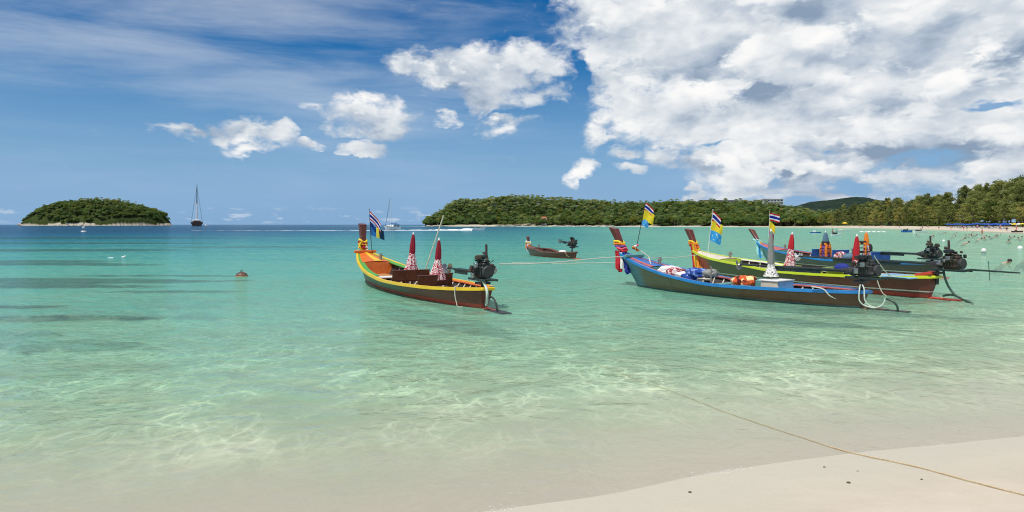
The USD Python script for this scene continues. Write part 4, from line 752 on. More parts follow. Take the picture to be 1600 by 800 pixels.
# lines between boats and ashore
e_ = A.world([-.35, -.25, .8]); bw = B.world(B.rail(.97, 1, .05))
rope('mooring_line', "long white line from the lone yellow railed boat to the nearest prow with streamers", [at_depth(781, 412.5, 19.2), at_depth(830, 412, 20.5), at_depth(880, 409, 22), at_depth(925, 404.5, 23.5), bw], .017, n=30)
rope('mooring_line', 'second, lower white line floating between the green boat and the front blue boat', [gp(800, 410.8, .03), gp(880, 411.3, .03), gp(930, 411, .03), gp(985, 409, .3)], .014, n=30)
rope('mooring_line', 'white line running from the front mooring post toward the lime railed boat', [B.world(on_axis(B, 1014, 402, -.2)), at_depth(1060, 402, 27), at_depth(1092, 398, 29)], .014, n=30)
# ------------------------------------------------------------------ trees
def leaf_material(name, dark, mid, lite, trans=.5):
    g = Graph(); P = g.add('geometry', 'position'); r = g.add('object_info', 'random'); isl = g.add('geometry', 'random_per_island')
    n = g.noise(P, .22, 3., .6)
    v = g.math('add', g.math('multiply', isl, .35), g.math('add', g.math('multiply', n, .4), g.math('multiply', r, .45)))
    c = g.ramp(v, [(.25, dark), (.6, mid), (.95, lite)])
    c = g.mix(g.remap(r, .80, .83, 0., .45), c, tuple(x * y for x, y in zip(mid, (1.5, .95, .8))))
    a = g.add('principled_bsdf', 'BSDF', base_color=c, roughness=.55, specular_ior_level=.3); b = g.add('translucent_bsdf', 'BSDF', color=g.mix(.5, c, mid))
    M[name] = g.make(name, g.add('mix_closure', 'closure', fac=trans, closure1=a, closure2=b))
leaf_material('leaf_casuarina', (.12, .145, .040), (.345, .375, .105), (.54, .54, .155)); leaf_material('leaf_broad', (.085, .145, .042), (.22, .33, .09), (.36, .47, .13)); leaf_material('leaf_palm', (.13, .19, .062), (.30, .37, .12), (.46, .50, .19)); leaf_material('leaf_fig', (.08, .12, .022), (.22, .28, .050), (.36, .40, .08))
paint('bark', (.10, .075, .055), .9, .4, 2.); paint('bark_pale', (.20, .16, .12), .9, .35, 2.)

def leaves(m, c, n, rad, size, q, droop=.0, asp=.35, flat=1.0):
    """n small leaf faces round c in an uneven clump."""
    d = q.normal(size=(n, 3)); d /= np.linalg.norm(d, axis=1, keepdims=True); r = q.random(n) ** .5; p = c + d * (rad * r)[:, None] * [1, 1, flat]
    a = q.normal(size=(n, 3)) * [1, 1, .55] + d * .9 + [0, 0, -droop]; a /= np.linalg.norm(a, axis=1, keepdims=True); b = np.cross(a, q.normal(size=(n, 3))); b /= np.linalg.norm(b, axis=1, keepdims=True)
    s = size * q.uniform(.6, 1.4, n)[:, None]; V = np.stack([p - a * s * .5, p + b * s * asp, p + a * s * .5, p - b * s * asp * .6], 1).reshape(-1, 3); i = np.arange(n)[:, None] * 4
    m.raw(V, np.hstack([i, i + 1, i + 2, i + 3]))
def make_casuarina(name, seed, H=15., spread=4.2, mat='leaf_casuarina', limbs=26, per=85, leaf=.75, droop=.45, low=.22, bark='bark'):
    p = proto(name); q = np.random.default_rng(seed); m = MB(); pts = [np.array([0, 0, -.4])]; x = y = 0.
    for z in np.linspace(.12, 1, 7)[:-1]: x += q.normal() * .22; y += q.normal() * .22; pts.append(np.array([x, y, z * H * .93]))
    m.tube(pts, np.linspace(.26, .05, len(pts)) * H / 15, 7); z_ = np.array(pts); cm = MB()
    for i in range(limbs):
        t = low + (1 - low) * (i + q.random()) / limbs; h = t * H * .95; ax = np.array([np.interp(h, z_[:, 2], z_[:, k]) for k in (0, 1)]); a = i * 2.4 + q.normal() * .5; env = math.sin(math.pi * min(1, (t - low * .55) / (1 - low * .55)) ** .75) ** .7; ln = spread * env * q.uniform(.55, 1.12) + .35
        s = np.array([ax[0], ax[1], h - .1 * ln]); e = s + np.array([math.cos(a) * ln, math.sin(a) * ln, ln * q.uniform(.15, .55)]); m.tube([s, (s + e) / 2 + [0, 0, .1], e], [.07, .05, .02], 5)
        for f in (.45, .75, 1.0):
            c = s + (e - s) * f; rr = q.uniform(.7, 1.25) * (.55 + .2 * spread / 3.) ; leaves(cm, c, int(per * q.uniform(.2, .5)), rr, leaf, q, droop, .22, .8)
    leaves(cm, pts[-1] + [0, 0, .4], per // 2, .8, leaf, q, -.2, .2, 1.5)
    put(p, 'trunk', m, bark); put(p, 'crown', (np.vstack(cm.v), np.vstack(cm.f)), mat); return p
def make_broadleaf(name, seed, H=10., spread=4., mat='leaf_broad', blobs=26, per=46, leaf=.8):
    p = proto(name); q = np.random.default_rng(seed); m = MB(); m.tube([(0, 0, -1), (.1, 0, H * .35), (.2, .1, H * .7)], [.25, .18, .08], 6); cm = MB()
    for i in range(blobs):
        d = q.normal(size=3); d[2] = abs(d[2]) * .9 - .15; d /= np.linalg.norm(d); c = np.array([0, 0, H * .55]) + d * np.array([spread, spread, H * .42]) * q.uniform(.45, 1.0)
        if i % 3 == 0: m.tube([(.1, 0, H * .4), c], [.08, .02], 4)
        leaves(cm, c, per, q.uniform(.7, 1.3) * spread / 3.2, leaf, q, .1, .5, .75)
    put(p, 'trunk', m, 'bark'); put(p, 'crown', (np.vstack(cm.v), np.vstack(cm.f)), mat); return p
def make_palm(name, seed, H=13.):
    p = proto(name); q = np.random.default_rng(seed); m = MB(); b = q.normal(size=2) * .8; m.tube([(0, 0, -1), (b[0] * .2, b[1] * .2, H * .4), (b[0], b[1], H)], [.2, .15, .12], 6); cm = MB(); top = np.array([b[0], b[1], H])
    for i in range(22):
        a = i * 2.4; up = q.uniform(-.3, 1.0); L = q.uniform(2.2, 3.2); t = np.linspace(0, 1, 6); c = top + np.stack([math.cos(a) * L * t, math.sin(a) * L * t, up * L * t * .8 - (1.0 + .4 * up) * L * .6 * t ** 2], 1); s = np.array([-math.sin(a), math.cos(a), 0]); w = .42 * np.sin(np.pi * (.12 + .85 * t)) + .03
        cm.grid(np.stack([c - s * w[:, None] + [0, 0, -.18], c, c + s * w[:, None] + [0, 0, -.18]], 1))
    put(p, 'trunk', m, 'bark_pale'); put(p, 'crown', (np.vstack(cm.v), np.vstack(cm.f)), 'leaf_palm'); return p
CAS = [make_casuarina('casuarina_a', 1), make_casuarina('casuarina_b', 2, 16, 4.8), make_casuarina('casuarina_c', 3, 14, 3.6, limbs=22), make_casuarina('casuarina_d', 4, 15.5, 5.2, limbs=30, low=.14), make_casuarina('fig', 5, 13, 5.4, 'leaf_fig', 28, 100, .8, .15, .16)]
BROAD = [make_broadleaf('broad_a', 11), make_broadleaf('broad_b', 12, 9, 4.6), make_broadleaf('broad_c', 13, 11, 3.8, 'leaf_fig'), make_broadleaf('broad_d', 14, 8, 4.2)]
PALM = [make_palm('palm_a', 21), make_palm('palm_b', 22, 14.5), make_palm('palm_c', 23, 12)]
BUSH = make_broadleaf('bush', 31, 3.0, 2.2, 'leaf_fig', 14, 40, .55)

# the grove behind the near beach: every tree a thing of its own
GROVE_SKY = np.array([(1215, 330), (1250, 324), (1300, 322), (1350, 317), (1400, 308), (1425, 312), (1450, 303), (1480, 301), (1500, 295), (1530, 287), (1560, 279), (1600, 268), (1660, 262), (1900, 240)], float)
shore_pts = np.array(SHORE[12:20], float)
def along(line, step):
    s = np.r_[0, np.cumsum(np.linalg.norm(np.diff(line, axis=0), axis=1))]; u = np.arange(0, s[-1], step); p = np.stack([np.interp(u, s, line[:, k]) for k in (0, 1)], 1); d = np.gradient(p, axis=0); d /= np.linalg.norm(d, axis=1, keepdims=True); return p, np.stack([d[:, 1], -d[:, 0]], 1)
q = np.random.default_rng(77); spots = []
for row, (off, step) in enumerate(((27, 8.5), (35, 8.0), (46, 9.5), (60, 12))):
    P_, N_ = along(shore_pts, step)
    for a, n in zip(P_, N_): x, y = a + n * (off + q.normal() * 1.6) + q.normal(size=2) * 1.5; spots.append((x, y, row))
spots = [s for s in spots if s[1] > 95 and s[0] / s[1] < 1.02]
spots = sorted(spots, key=lambda s: s[1])[:222]
sx, sy = np.array([s[0] for s in spots]), np.array([s[1] for s in spots]); sz = ground(sx, sy)
HT = {0: 15., 1: 16., 2: 14., 3: 15.5, 4: 13.}
ROWS = ['casuarina of the first row, right behind the beach sand', 'casuarina of the second row behind the beach', 'casuarina deep in the grove behind the beach', 'casuarina at the back of the beach grove']
for (x, y, row), z in zip(spots, sz):
    px = 800 + F * x / y; top = EYE + (HOR - np.interp(px, GROVE_SKY[:, 0], GROVE_SKY[:, 1])) / F * y; k = int(q.integers(0, 4)) if not (row == 0 and q.random() < .18) else 4
    h = max(6.5, (top - z)) * (q.uniform(.92, 1.10) if row >= 2 else q.uniform(.60, .90) if row == 1 else q.uniform(.45, .75)); h = min(h, 24.); sc = h / HT[k]; wide = sc ** .7 * q.uniform(.95, 1.2)
    fig = k == 4
    copy_of(CAS[k], 'casuarina_tree' if not fig else 'fig_tree', ROWS[row] if not fig else 'yellow green round crowned tree in the first row behind the beach', 'tree', (x, y, z - .1), q.uniform(0, 360), ROWS[row].replace('casuarina', 'casuarinas') if not fig else 'round crowned trees along the beach', (wide, wide, sc), (q.normal() * 2.5, q.normal() * 2.5, 0))

# wooded ridge and island: the crowns read as one mass there
def instancer(name, label, protos, pos, idx, scl, rot, cat='forest'):
    pi = UsdGeom.PointInstancer.Define(stage, '/World/' + name); tg = []
    for p_ in protos:
        c_ = UsdGeom.Xform.Define(stage, f'/World/{name}/{p_.GetName()}'); c_.GetPrim().GetReferences().AddInternalReference(p_.GetPath()); tg.append(c_.GetPath())
    pi.CreatePrototypesRel().SetTargets(tg); pi.CreateProtoIndicesAttr(Vt.IntArray.FromNumpy(np.asarray(idx, np.int32))); pi.CreatePositionsAttr(Vt.Vec3fArray.FromNumpy(np.asarray(pos, np.float32)))
    pi.CreateScalesAttr(Vt.Vec3fArray.FromNumpy(np.asarray(scl, np.float32))); pi.CreateOrientationsAttr(Vt.QuathArray([Gf.Quath(float(math.cos(a / 2)), 0, 0, float(math.sin(a / 2))) for a in rot]))
    return tag(pi.GetPrim(), label, cat, kind='stuff')

def wooded(xy, dense, palm_share, top_fn, min_z):
    pos, idx, scl, rot = [], [], [], []
    z = np.maximum(ground(xy[:, 0], xy[:, 1]), isle(xy[:, 0], xy[:, 1]))
    for (x, y), zz in zip(xy, z):
        if zz < min_z: continue
        pal = q.random() < palm_share(x, y, zz); k = len(BROAD) + int(q.integers(0, 3)) if pal else int(q.integers(0, len(BROAD)))
        s_ = q.uniform(.62, 1.02) if pal else q.uniform(.6, 1.15); pos.append((x, y, zz - .3)); idx.append(k); scl.append((s_ * q.uniform(.9, 1.2), s_ * q.uniform(.9, 1.2), s_ * top_fn(x, y, zz))); rot.append(q.uniform(0, 6.28))
    return pos, idx, scl, rot
# headland and ridge
cand = []
while len(cand) < 9000:
    px = q.uniform(652, 1300); y = q.uniform(590, 1080) if px > 770 or q.random() < .25 else q.uniform(890, 1080); x = (px - 800) / F * y; cand.append((x, y))
cand = np.array(cand); d = shore_dist(cand[:, 0], cand[:, 1]); lim = np.where(cand[:, 1] < 700, 12, np.where(cand[:, 0] > 60, 11, np.where(cand[:, 0] < -60, 2.5, 5))); cand = cand[(d > lim) & (d < 230)]
instancer('headland_forest', 'dense green forest with palm tops covering the low headland across the bay', BROAD + PALM, *wooded(cand, 1, lambda x, y, z: .55 if z > 14 and x < 130 else .12, lambda x, y, z: 1.0, .5))
th = q.uniform(0, 6.283, 1500); rr = np.sqrt(q.random(1500)) * .97; ci = np.stack([ISLE[0] + ISLE[2] * rr * np.cos(th), ISLE[1] + ISLE[3] * rr * np.sin(th)], 1)
instancer('island_forest', 'bright green forest covering the small round island', BROAD + PALM, *wooded(ci, 1, lambda x, y, z: .5 if z > 36 and x > -880 else .04, lambda x, y, z: 1.0, 4.))
p_ = at_depth(727, 309, 960); zg = float(ground(p_[0], p_[1])); copy_of(CAS[1], 'casuarina_tree', 'lone taller tree standing up from the headland skyline', 'tree', (p_[0], p_[1], zg - .3), 40, None, (1.0, 1.0, max(.6, (p_[2] - zg) / 16)))
for k, (px, top) in enumerate(((1095, 316), (1135, 318), (1172, 314), (1180, 316), (1245, 322), (1010, 318), (1040, 316))):
    y_ = 905 if px > 1060 else 860; p_ = at_depth(px, top, y_); zg = float(ground(p_[0], p_[1])); h_ = max(6., p_[2] - zg); copy_of(BROAD[k % 4], 'ridge_tree', 'taller broad crowned tree standing up from the ridge near the hilltop buildings', 'tree', (p_[0], p_[1], zg - .3), 50 * k, 'taller trees on the ridge near the buildings', (h_ / 9., h_ / 9., h_ / 10))
# low growth at the edge of the sand
P_, N_ = along(np.array(SHORE[13:21], float), 7.5); j = 0
for a, n in zip(P_, N_):
    x, y = a + n * (22 + q.normal() * 1.2)
    if q.random() < .38 and 100 < y < 640 and x / y < .9:
        s_ = q.uniform(.5, 1.1); copy_of(BUSH, 'beach_bush', 'low green bush at the back edge of the far beach', 'bush', (x, y, float(ground(x, y)) - .1), q.uniform(0, 360), 'low bushes along the back of the beach', (s_ * 1.4, s_ * 1.4, s_ * .8))
# ------------------------------------------------------------------ rocks, hill, buildings
g = Graph(); P = g.add('geometry', 'position'); n = g.noise(P, .45, 5., .65); c = g.ramp(n, [(.3, (.15, .125, .10)), (.5, (.36, .31, .255)), (.7, (.56, .50, .43))])
c = g.mix(g.remap(g.add('separate_xyz', 'z', vector=P), .2, 1.4, 0., 1.), (.07, .06, .05), c) if False else c
M['rock'] = g.make('rock', g.add('principled_bsdf', 'BSDF', base_color=c, roughness=.85, normal=g.add('bump', 'normal', height=n, strength=.6, distance=.4)))
ROCK = []
for k in range(4):
    p = proto(f'rock_{k}'); m = trimesh.creation.icosphere(3); v = m.vertices; nn = meshkit.fbm(v * 1.4 + k * 9, 3, k) - .5; v = v * (1 + 1.0 * nn[:, None]) * [1.25, .95, .7]; v = np.where(np.abs(v) > .62, np.sign(v) * (.62 + (np.abs(v) - .62) * .35), v); put(p, 'boulder', (v, m.faces), 'rock', smooth=True); ROCK.append(p)
q = np.random.default_rng(5)
for i in range(84):                                                            # the island's rim, biggest at its left end
    a = math.pi + (i + .5) / 84 * math.pi + q.normal() * .01; u = math.cos(a); left = smooth01(-u, .55, .95); r_ = 1.0 - .03 * q.random(); x, y = ISLE[0] + ISLE[2] * r_ * 1.0 * u, ISLE[1] + ISLE[3] * r_ * math.sin(a) * .98
    s_ = q.uniform(1.6, 4.2) + 4.0 * left * q.random(); copy_of(ROCK[i % 4], 'shore_rock', 'pale grey boulder in the rocky rim of the island' if left < .5 else 'large pale boulder at the bare left end of the island', 'rock', (x, y, s_ * .12), q.uniform(0, 360), 'boulders round the island' if left < .5 else 'large boulders at the bare end of the island', (s_ * 1.5, s_, s_ * .8))
for px0, px1, n_ in ((668, 722, 16), (776, 806, 9), (838, 856, 6), (862, 960, 12), (725, 775, 7)):
    for k in range(n_):
        px = px0 + (px1 - px0) * (k + q.random()) / n_; x_ = None
        for y in np.arange(700, 990, 4.):
            if shore_dist(np.array([(px - 800) / F * y]), np.array([y]))[0] > 0: x_ = (px - 800) / F * y; break
        if x_ is None: continue
        s_ = q.uniform(.8, 2.1) * (1.2 if n_ > 8 else .8); copy_of(ROCK[k % 4], 'shore_rock', 'pale boulder at the foot of the wooded headland', 'rock', (x_, y, .3 + .3 * q.random()), q.uniform(0, 360), 'boulders at the foot of the headland', (s_ * 1.6, s_, s_ * .9))
g = Graph(); P = g.add('geometry', 'position'); c = g.ramp(g.noise(P, .03, 6., .65), [(.35, (.010, .026, .018)), (.65, (.026, .044, .028))]); M['far_forest'] = g.make('far_forest', g.add('principled_bsdf', 'BSDF', base_color=c, roughness=.9, specular_ior_level=.1, normal=g.add('bump', 'normal', height=g.noise(P, .06, 5., .65), strength=1., distance=14.)))
us = np.linspace(1190, 1450, 90); vv = np.linspace(-1, 1, 40); YH = 2700.; prof = np.interp(us, [1190, 1215, 1245, 1270, 1300, 1330, 1352, 1375, 1395, 1430, 1450], [336, 327, 321, 316, 311.5, 308, 309, 313, 319, 331, 338])
Hh = (HOR - prof) / F * YH + EYE; G = np.zeros((90, 40, 3))
for i, u in enumerate(us): G[i] = np.stack([np.full(40, (u - 800) / F * YH), YH + vv * 420, np.maximum(-5, Hh[i] * (1 - np.abs(vv) ** 1.6) - 4)], 1)
G[..., 2] += (meshkit.fbm(G * [.01, .01, 0], 5, 2) - .5) * 26 * np.clip(G[..., 2] / 60, 0, 1); m = MB(); m.grid(G); tag(put(None, 'hills', m, 'far_forest', smooth=True), 'dark wooded hill far behind the bay', None, kind='structure')

paint('wall_white', (.72, .71, .68), .7, .1, .3); paint('wall_cream', (.52, .49, .43), .7, .15, .3); paint('roof_grey', (.20, .20, .19), .7, .2, .3); paint('roof_red', (.50, .13, .08), .7, .2, .5); paint('window_dark', (.10, .12, .13), .15, .2, .5)
def block(name, label, px, py, Y, w, d, floors, fh, bays, wall='wall_white', roof='wall_white', rz=0., pitched=False):
    """A building: walls, one slab and balcony rail per floor, each window its own piece, a roof."""
    c = at_depth(px, py, Y); b = thing(name, label, 'building', c, rz); zg = float(ground(c[0], c[1])); base = min(0, zg - c[2] - 1)
    m = MB(); m.box((0, 0, (floors * fh + base) / 2), (w, d, floors * fh - base)); put(b, 'wall', m, wall)
    for f in range(floors):
        m = MB(); m.box((0, -d / 2 - .7, f * fh - .05), (w + .6, 1.5, .3)); put(b, 'balcony_slab', m, wall)
        for k in range(bays):
            x = (k + .5) / bays * w - w / 2; m = MB(); m.box((x, -d / 2 - .02, f * fh + fh * .48), (w / bays * .50, .12, fh * .42)); wn = put(b, 'window', m, 'window_dark'); m = MB()
            for sd in (-1, 1): m.box((x + sd * w / bays * .27, -d / 2 - .06, f * fh + fh * .48), (.14, .16, fh * .46))
            m.box((x, -d / 2 - .06, f * fh + fh * .71), (w / bays * .54, .16, .14)); put(b, 'window_frame', m, 'wall_white')
    m = MB()
    if pitched:
        h = d * .42; v = [(-w / 2 - .8, -d / 2 - .8, floors * fh), (w / 2 + .8, -d / 2 - .8, floors * fh), (w / 2 + .8, d / 2 + .8, floors * fh), (-w / 2 - .8, d / 2 + .8, floors * fh), (-w / 2 * .5, 0, floors * fh + h), (w / 2 * .5, 0, floors * fh + h)]
        m.raw(v, [(0, 1, 5), (0, 5, 4), (1, 2, 5), (2, 3, 4), (2, 4, 5), (3, 0, 4), (0, 2, 1), (0, 3, 2)])
    else: m.box((0, -.4, floors * fh + .25), (w + 1.8, d + 2.2, .5))
    put(b, 'roof', m, roof); return b
block('hotel_building', 'white three storey hotel block on the ridge at its right end', 1206, 324, 925, 26, 12, 3, 3.6, 6)
block('hotel_wing', 'lower white hotel wing stepping down left of the three storey block', 1190, 320, 935, 18, 10, 2, 3.2, 5)
block('hilltop_building', 'long low cream building with flat roof on the ridge, widest of the hilltop row', 1133, 318.5, 940, 30, 10, 1, 4.6, 6, 'wall_cream', 'wall_cream')
block('hilltop_building', 'narrower flat roofed grey building on the ridge, furthest left of the hilltop row', 1106, 318, 945, 20, 10, 1, 4.2, 4, 'wall_cream', 'roof_grey')
block('hilltop_building', 'small low building on the ridge between the long cream one and the hotel', 1160, 318, 940, 14, 9, 1, 3.8, 3, 'wall_cream', 'wall_cream')
block('red_roof_house', 'little white house with red roof among the headland trees', 850, 344, 868, 6.5, 5, 1, 2.4, 2, 'wall_white', 'roof_red', 8, True)

# ------------------------------------------------------------------ craft further out
paint('hull_black', (.03, .022, .018), .4, .3, 2.); paint('teak', (.20, .10, .05), .5, .3, 3.)
def shell(m, L, B, H, bow=1.0, n=20, stern=.7, deck=True, sheer=.3):
    """A boat's hull, stern at x=0, bow at x=L."""
    ts = np.linspace(0, 1, n); vs = np.linspace(0, 1, 6)
    hb = B / 2 * np.interp(ts, [0, .15, .45, .8, 1], [stern, .9, 1, .62, .03]); zt = H * (1 + sheer * (ts - .3) ** 2 * 2)
    rows = []
    for t, b, z in zip(ts, hb, zt):
        half = [(t * L + bow * v * smooth01(t, .6, 1), b * (.55 + .45 * v), -.25 * H + (z + .25 * H) * v) for v in vs]; rows.append([(x, -y, zz) for x, y, zz in half] + ([(half[-1][0], 0, half[-1][2] + .02)] if deck else []) + half[::-1])
    G = np.array(rows); m.grid(G); m.raw(G[0], [(0, k + 1, k) for k in range(1, G.shape[1] - 1)]); return zt
# two-masted schooner seen from astern
c = gp(307, 353.2); Yk = 1000.; c = np.array([(307 - 800) / F * Yk, Yk, 0.]); t = thing('sailing_ship', 'dark two masted sailing ship at anchor beside the island, sails down', 'ship', c, 112.)
m = MB(); shell(m, 26, 18, 5.5, 3, stern=.9); put(t, 'hull', m, 'hull_black', smooth=40); m = MB(); m.box((9, 0, 6.6), (12, 11, 2.6), chamfer=.3); put(t, 'deckhouse', m, 'teak'); m = MB(); m.box((5, 0, 8.6), (6, 8, 1.6), chamfer=.3); put(t, 'wheelhouse', m, 'white_paint')
for x, h in ((6, 58), (16, 62)):
    m = MB(); m.tube([(x, 0, 4), (x, 0, h * .6), (x - .2, 0, h)], [.6, .45, .22], 8); ms = put(t, 'mast', m, 'iron_grey')
    m = MB(); m.tube([(x, -3.6, h * .56), (x, 3.6, h * .56)], .22, 6); put(t, 'spreader', m, 'white_paint'); m = MB(); m.lathe([(.5, 8), (1.1, 12), (1.0, 22), (.7, 30), (.3, 33)], (x - 1.3, 0, 0), 10); put(t, 'furled_sail', m, 'cloth_white', smooth=True)
    for sd in (-1, 1):
        m = MB(); m.tube([(x - .3, 0, h * .96), (x - .3, sd * 3.6, h * .56), (x - 1, sd * 7.6, 5.5)], .10, 4); put(t, 'shroud', m, 'iron_grey')
m = MB(); m.tube([(3, 0, 60), (16, 0, 62), (29, 0, 6)], .09, 4); put(t, 'stay', m, 'iron_grey')
c = np.array([(319 - 800) / F * 960, 960., 0]); t = thing('dinghy', 'small white dinghy lying beside the dark sailing ship', 'boat', c, 10); m = MB(); shell(m, 7, 3, 1.4, .8); put(t, 'hull', m, 'white_paint', smooth=40); m = MB(); m.box((2, 0, 1.8), (1.6, 1.6, 1.2), chamfer=.2); put(t, 'console', m, 'white_paint')
# white sailing yacht
Yk = 300.; c = np.array([(601.5 - 800) / F * Yk, Yk, 0.]); t = thing('sailing_yacht', 'white sailing yacht with bare mast and dark blue cockpit awning', 'yacht', c, -8.)
m = MB(); shell(m, 6.6, 3.2, 1.25, .6, stern=.85); v, f = m.arr(); v[:, 0] = 6.9 - v[:, 0]; put(t, 'hull', (v, f[:, ::-1]), 'white_paint', smooth=40)
m = MB(); m.box((2.6, 0, 1.6), (3.4, 2.2, .9), chamfer=.3); put(t, 'cabin', m, 'white_paint', smooth=30); m = MB(); m.box((5.3, 0, 2.35), (1.9, 2.3, .12), chamfer=.04); put(t, 'awning', m, 'cloth_blue')
for x, y in ((4.5, -1), (4.5, 1), (6.1, -1), (6.1, 1)): m = MB(); m.tube([(x, y, 1.2), (x, y, 2.3)], .04, 6); put(t, 'awning_post', m, 'steel')
for x in (1.7, 2.5, 3.3): m = MB(); m.box((x, -1.105, 1.7), (.5, .03, .28), chamfer=.01); put(t, 'cabin_window', m, 'window_dark')
m = MB(); m.box((5.3, 0, 1.75), (1.8, 1.9, .9), chamfer=.05); put(t, 'cockpit', m, 'cloth_slate')
m = MB(); m.tube([(2.4, 0, 1.5), (2.4, 0, 14.3)], [.10, .06], 8); put(t, 'mast', m, 'white_paint'); m = MB(); m.tube([(2.4, 0, 2.7), (5.6, 0, 2.75)], .12, 8); put(t, 'boom', m, 'cloth_blue')
m = MB(); m.tube([(.2, 0, 1.3), (1.3, 0, 7.5), (2.4, 0, 14.2)], [.09, .11, .04], 6); put(t, 'furled_jib', m, 'cloth_slate'); m = MB(); m.tube([(2.4, -1.1, 8.5), (2.4, 1.1, 8.5)], .035, 5); put(t, 'spreader', m, 'white_paint')
for sd in (-1, 1): m = MB(); m.tube([(2.4, 0, 14), (2.4, sd * 1.1, 8.5), (2.5, sd * 1.5, 1.3)], .02, 4); put(t, 'shroud', m, 'steel')
# speedboat and its wake
Yk = 262.; c = np.array([(737 - 800) / F * Yk, Yk, .12]); t = thing('speedboat', 'small white speedboat running right at the head of the long wake', 'boat', c, 0); m = MB(); shell(m, 4.6, 1.9, .75, .7); put(t, 'hull', m, 'white_paint', smooth=40); m = MB(); m.box((2.6, 0, 1.05), (.9, 1.3, .5), rot=roty(-.2), chamfer=.1); put(t, 'windscreen', m, 'window_dark'); m = MB(); m.box((.1, 0, .8), (.5, .5, .9), chamfer=.1); put(t, 'outboard_motor', m, 'iron_black'); m = MB(); m.box((1.5, 0, .95), (.7, 1.2, .5), chamfer=.1); put(t, 'bench', m, 'cloth_slate')
wq = np.random.default_rng(3); xs = np.linspace((300 - 800) / F * Yk, c[0] + .3, 420); f_ = (xs - xs[0]) / (xs[-1] - xs[0]); nz = meshkit.fbm(np.stack([xs * .35, 0 * xs, 0 * xs], 1), 4, 8); wid = .25 + 1.2 * f_ ** 2 + .8 * (nz - .4); hgt = (.03 + .10 * f_ + .55 * np.clip((f_ - .70) / .3, 0, 1) ** 2 * nz * 1.6) * np.clip(nz * 2 - .5 + f_, .1, 1.3)
G = np.stack([np.stack([xs, Yk + u * np.maximum(wid, .05) * 1.2, .012 + hgt * (1 - u * u)], 1) for u in (-1, -.6, -.2, .2, .6, 1)], 1); m = MB(); m.grid(G[:, ::-1]); tag(put(None, 'wake_foam', m, 'foam_white', smooth=True), 'long thin white wake trailing left behind the small speedboat', 'foam', kind='stuff')

# ------------------------------------------------------------------ buoys
def ball(m, c, r, sz=(1, 1, 1), n=3): mm = trimesh.creation.icosphere(n, r); mm.apply_scale(sz); return m.tm(mm.apply_translation(c))
c = gp(377.5, 432); t = thing('mooring_buoy', 'round brown mooring buoy with a pale band at the waterline, floating alone', 'buoy', c); UsdGeom.Xformable(t).AddScaleOp().Set((.82, .82, .82)); m = MB(); m.lathe([(0, -.18), (.2, -.16), (.29, -.02), (.31, .06), (.25, .15), (.12, .22), (0, .24)], seg=24); put(t, 'float', m, 'hull_brown', smooth=True); m = MB(); m.lathe([(.26, -.08), (.315, .0), (.322, .03), (.305, .055), (.29, .03)], seg=24); put(t, 'band', m, 'tan_wood', smooth=True); m = MB(); th = np.linspace(0, math.pi, 12); m.tube(np.stack([.07 * np.cos(th), 0 * th, .22 + .09 * np.sin(th)], 1), .018, 6); put(t, 'ring', m, 'iron_brown')
Yk = 210.; c = np.array([(130.5 - 800) / F * Yk, Yk, 0]); t = thing('marker_buoy', 'white upright marker buoy with pale base, near the island', 'buoy', c); m = MB(); m.lathe([(0, -.3), (.62, -.25), (.75, .1), (.5, .3), (0, .35)], seg=16); put(t, 'float', m, 'white_paint', smooth=True); m = MB(); m.tube([(0, 0, .3), (0, 0, 1.1)], .09, 8); put(t, 'post', m, 'iron_grey'); m = MB(); m.box((0, 0, 1.35), (.5, .5, .6), chamfer=.05); put(t, 'top_mark', m, 'white_paint')
Yk = 45.5; c = np.array([(192.5 - 800) / F * Yk, Yk, 0]); t = thing('float_bundle', 'small crumpled white float drifting on the open water left of the brown buoy', 'float', c, 20); m = MB(); ball(m, (0, 0, .03), .085, (1.3, .9, .8)); put(t, 'float', m, 'white_paint', smooth=True); m = MB(); ball(m, (.11, 0, .09), .055, (1, .8, 1.1)); put(t, 'float', m, 'cloth_white', smooth=True)
m = MB(); ball(m, (0, 0, .0), .06, (3.4, .7, .5)); tag(put(None, 'float_line', m, 'foam_white', smooth=True, at=np.array([(173 - 800) / F * Yk, Yk, .0])), 'thin white float lying flat, left of the crumpled white one', 'float')
for px, py, r_, lab in ((1474.5, 378, .22, 'tiny white buoy, the farthest of the white buoys off the beach'), (1537, 394, .24, 'white round buoy on a dark base, middle of the white buoys'), (1594, 390, .27, 'round white buoy nearest the right edge')):
    c = gp(px, py); t = thing('round_buoy', lab, 'buoy', c); m = MB(); ball(m, (0, 0, .12), r_ * .8); put(t, 'float', m, 'white_paint', smooth=True)
    m = MB(); m.lathe([(0, -.3), (r_ * .72, -.26), (r_ * .8, -.05), (r_ * .6, .05)], seg=14); put(t, 'base', m, 'iron_black' if px == 1537 else 'white_paint', smooth=True)

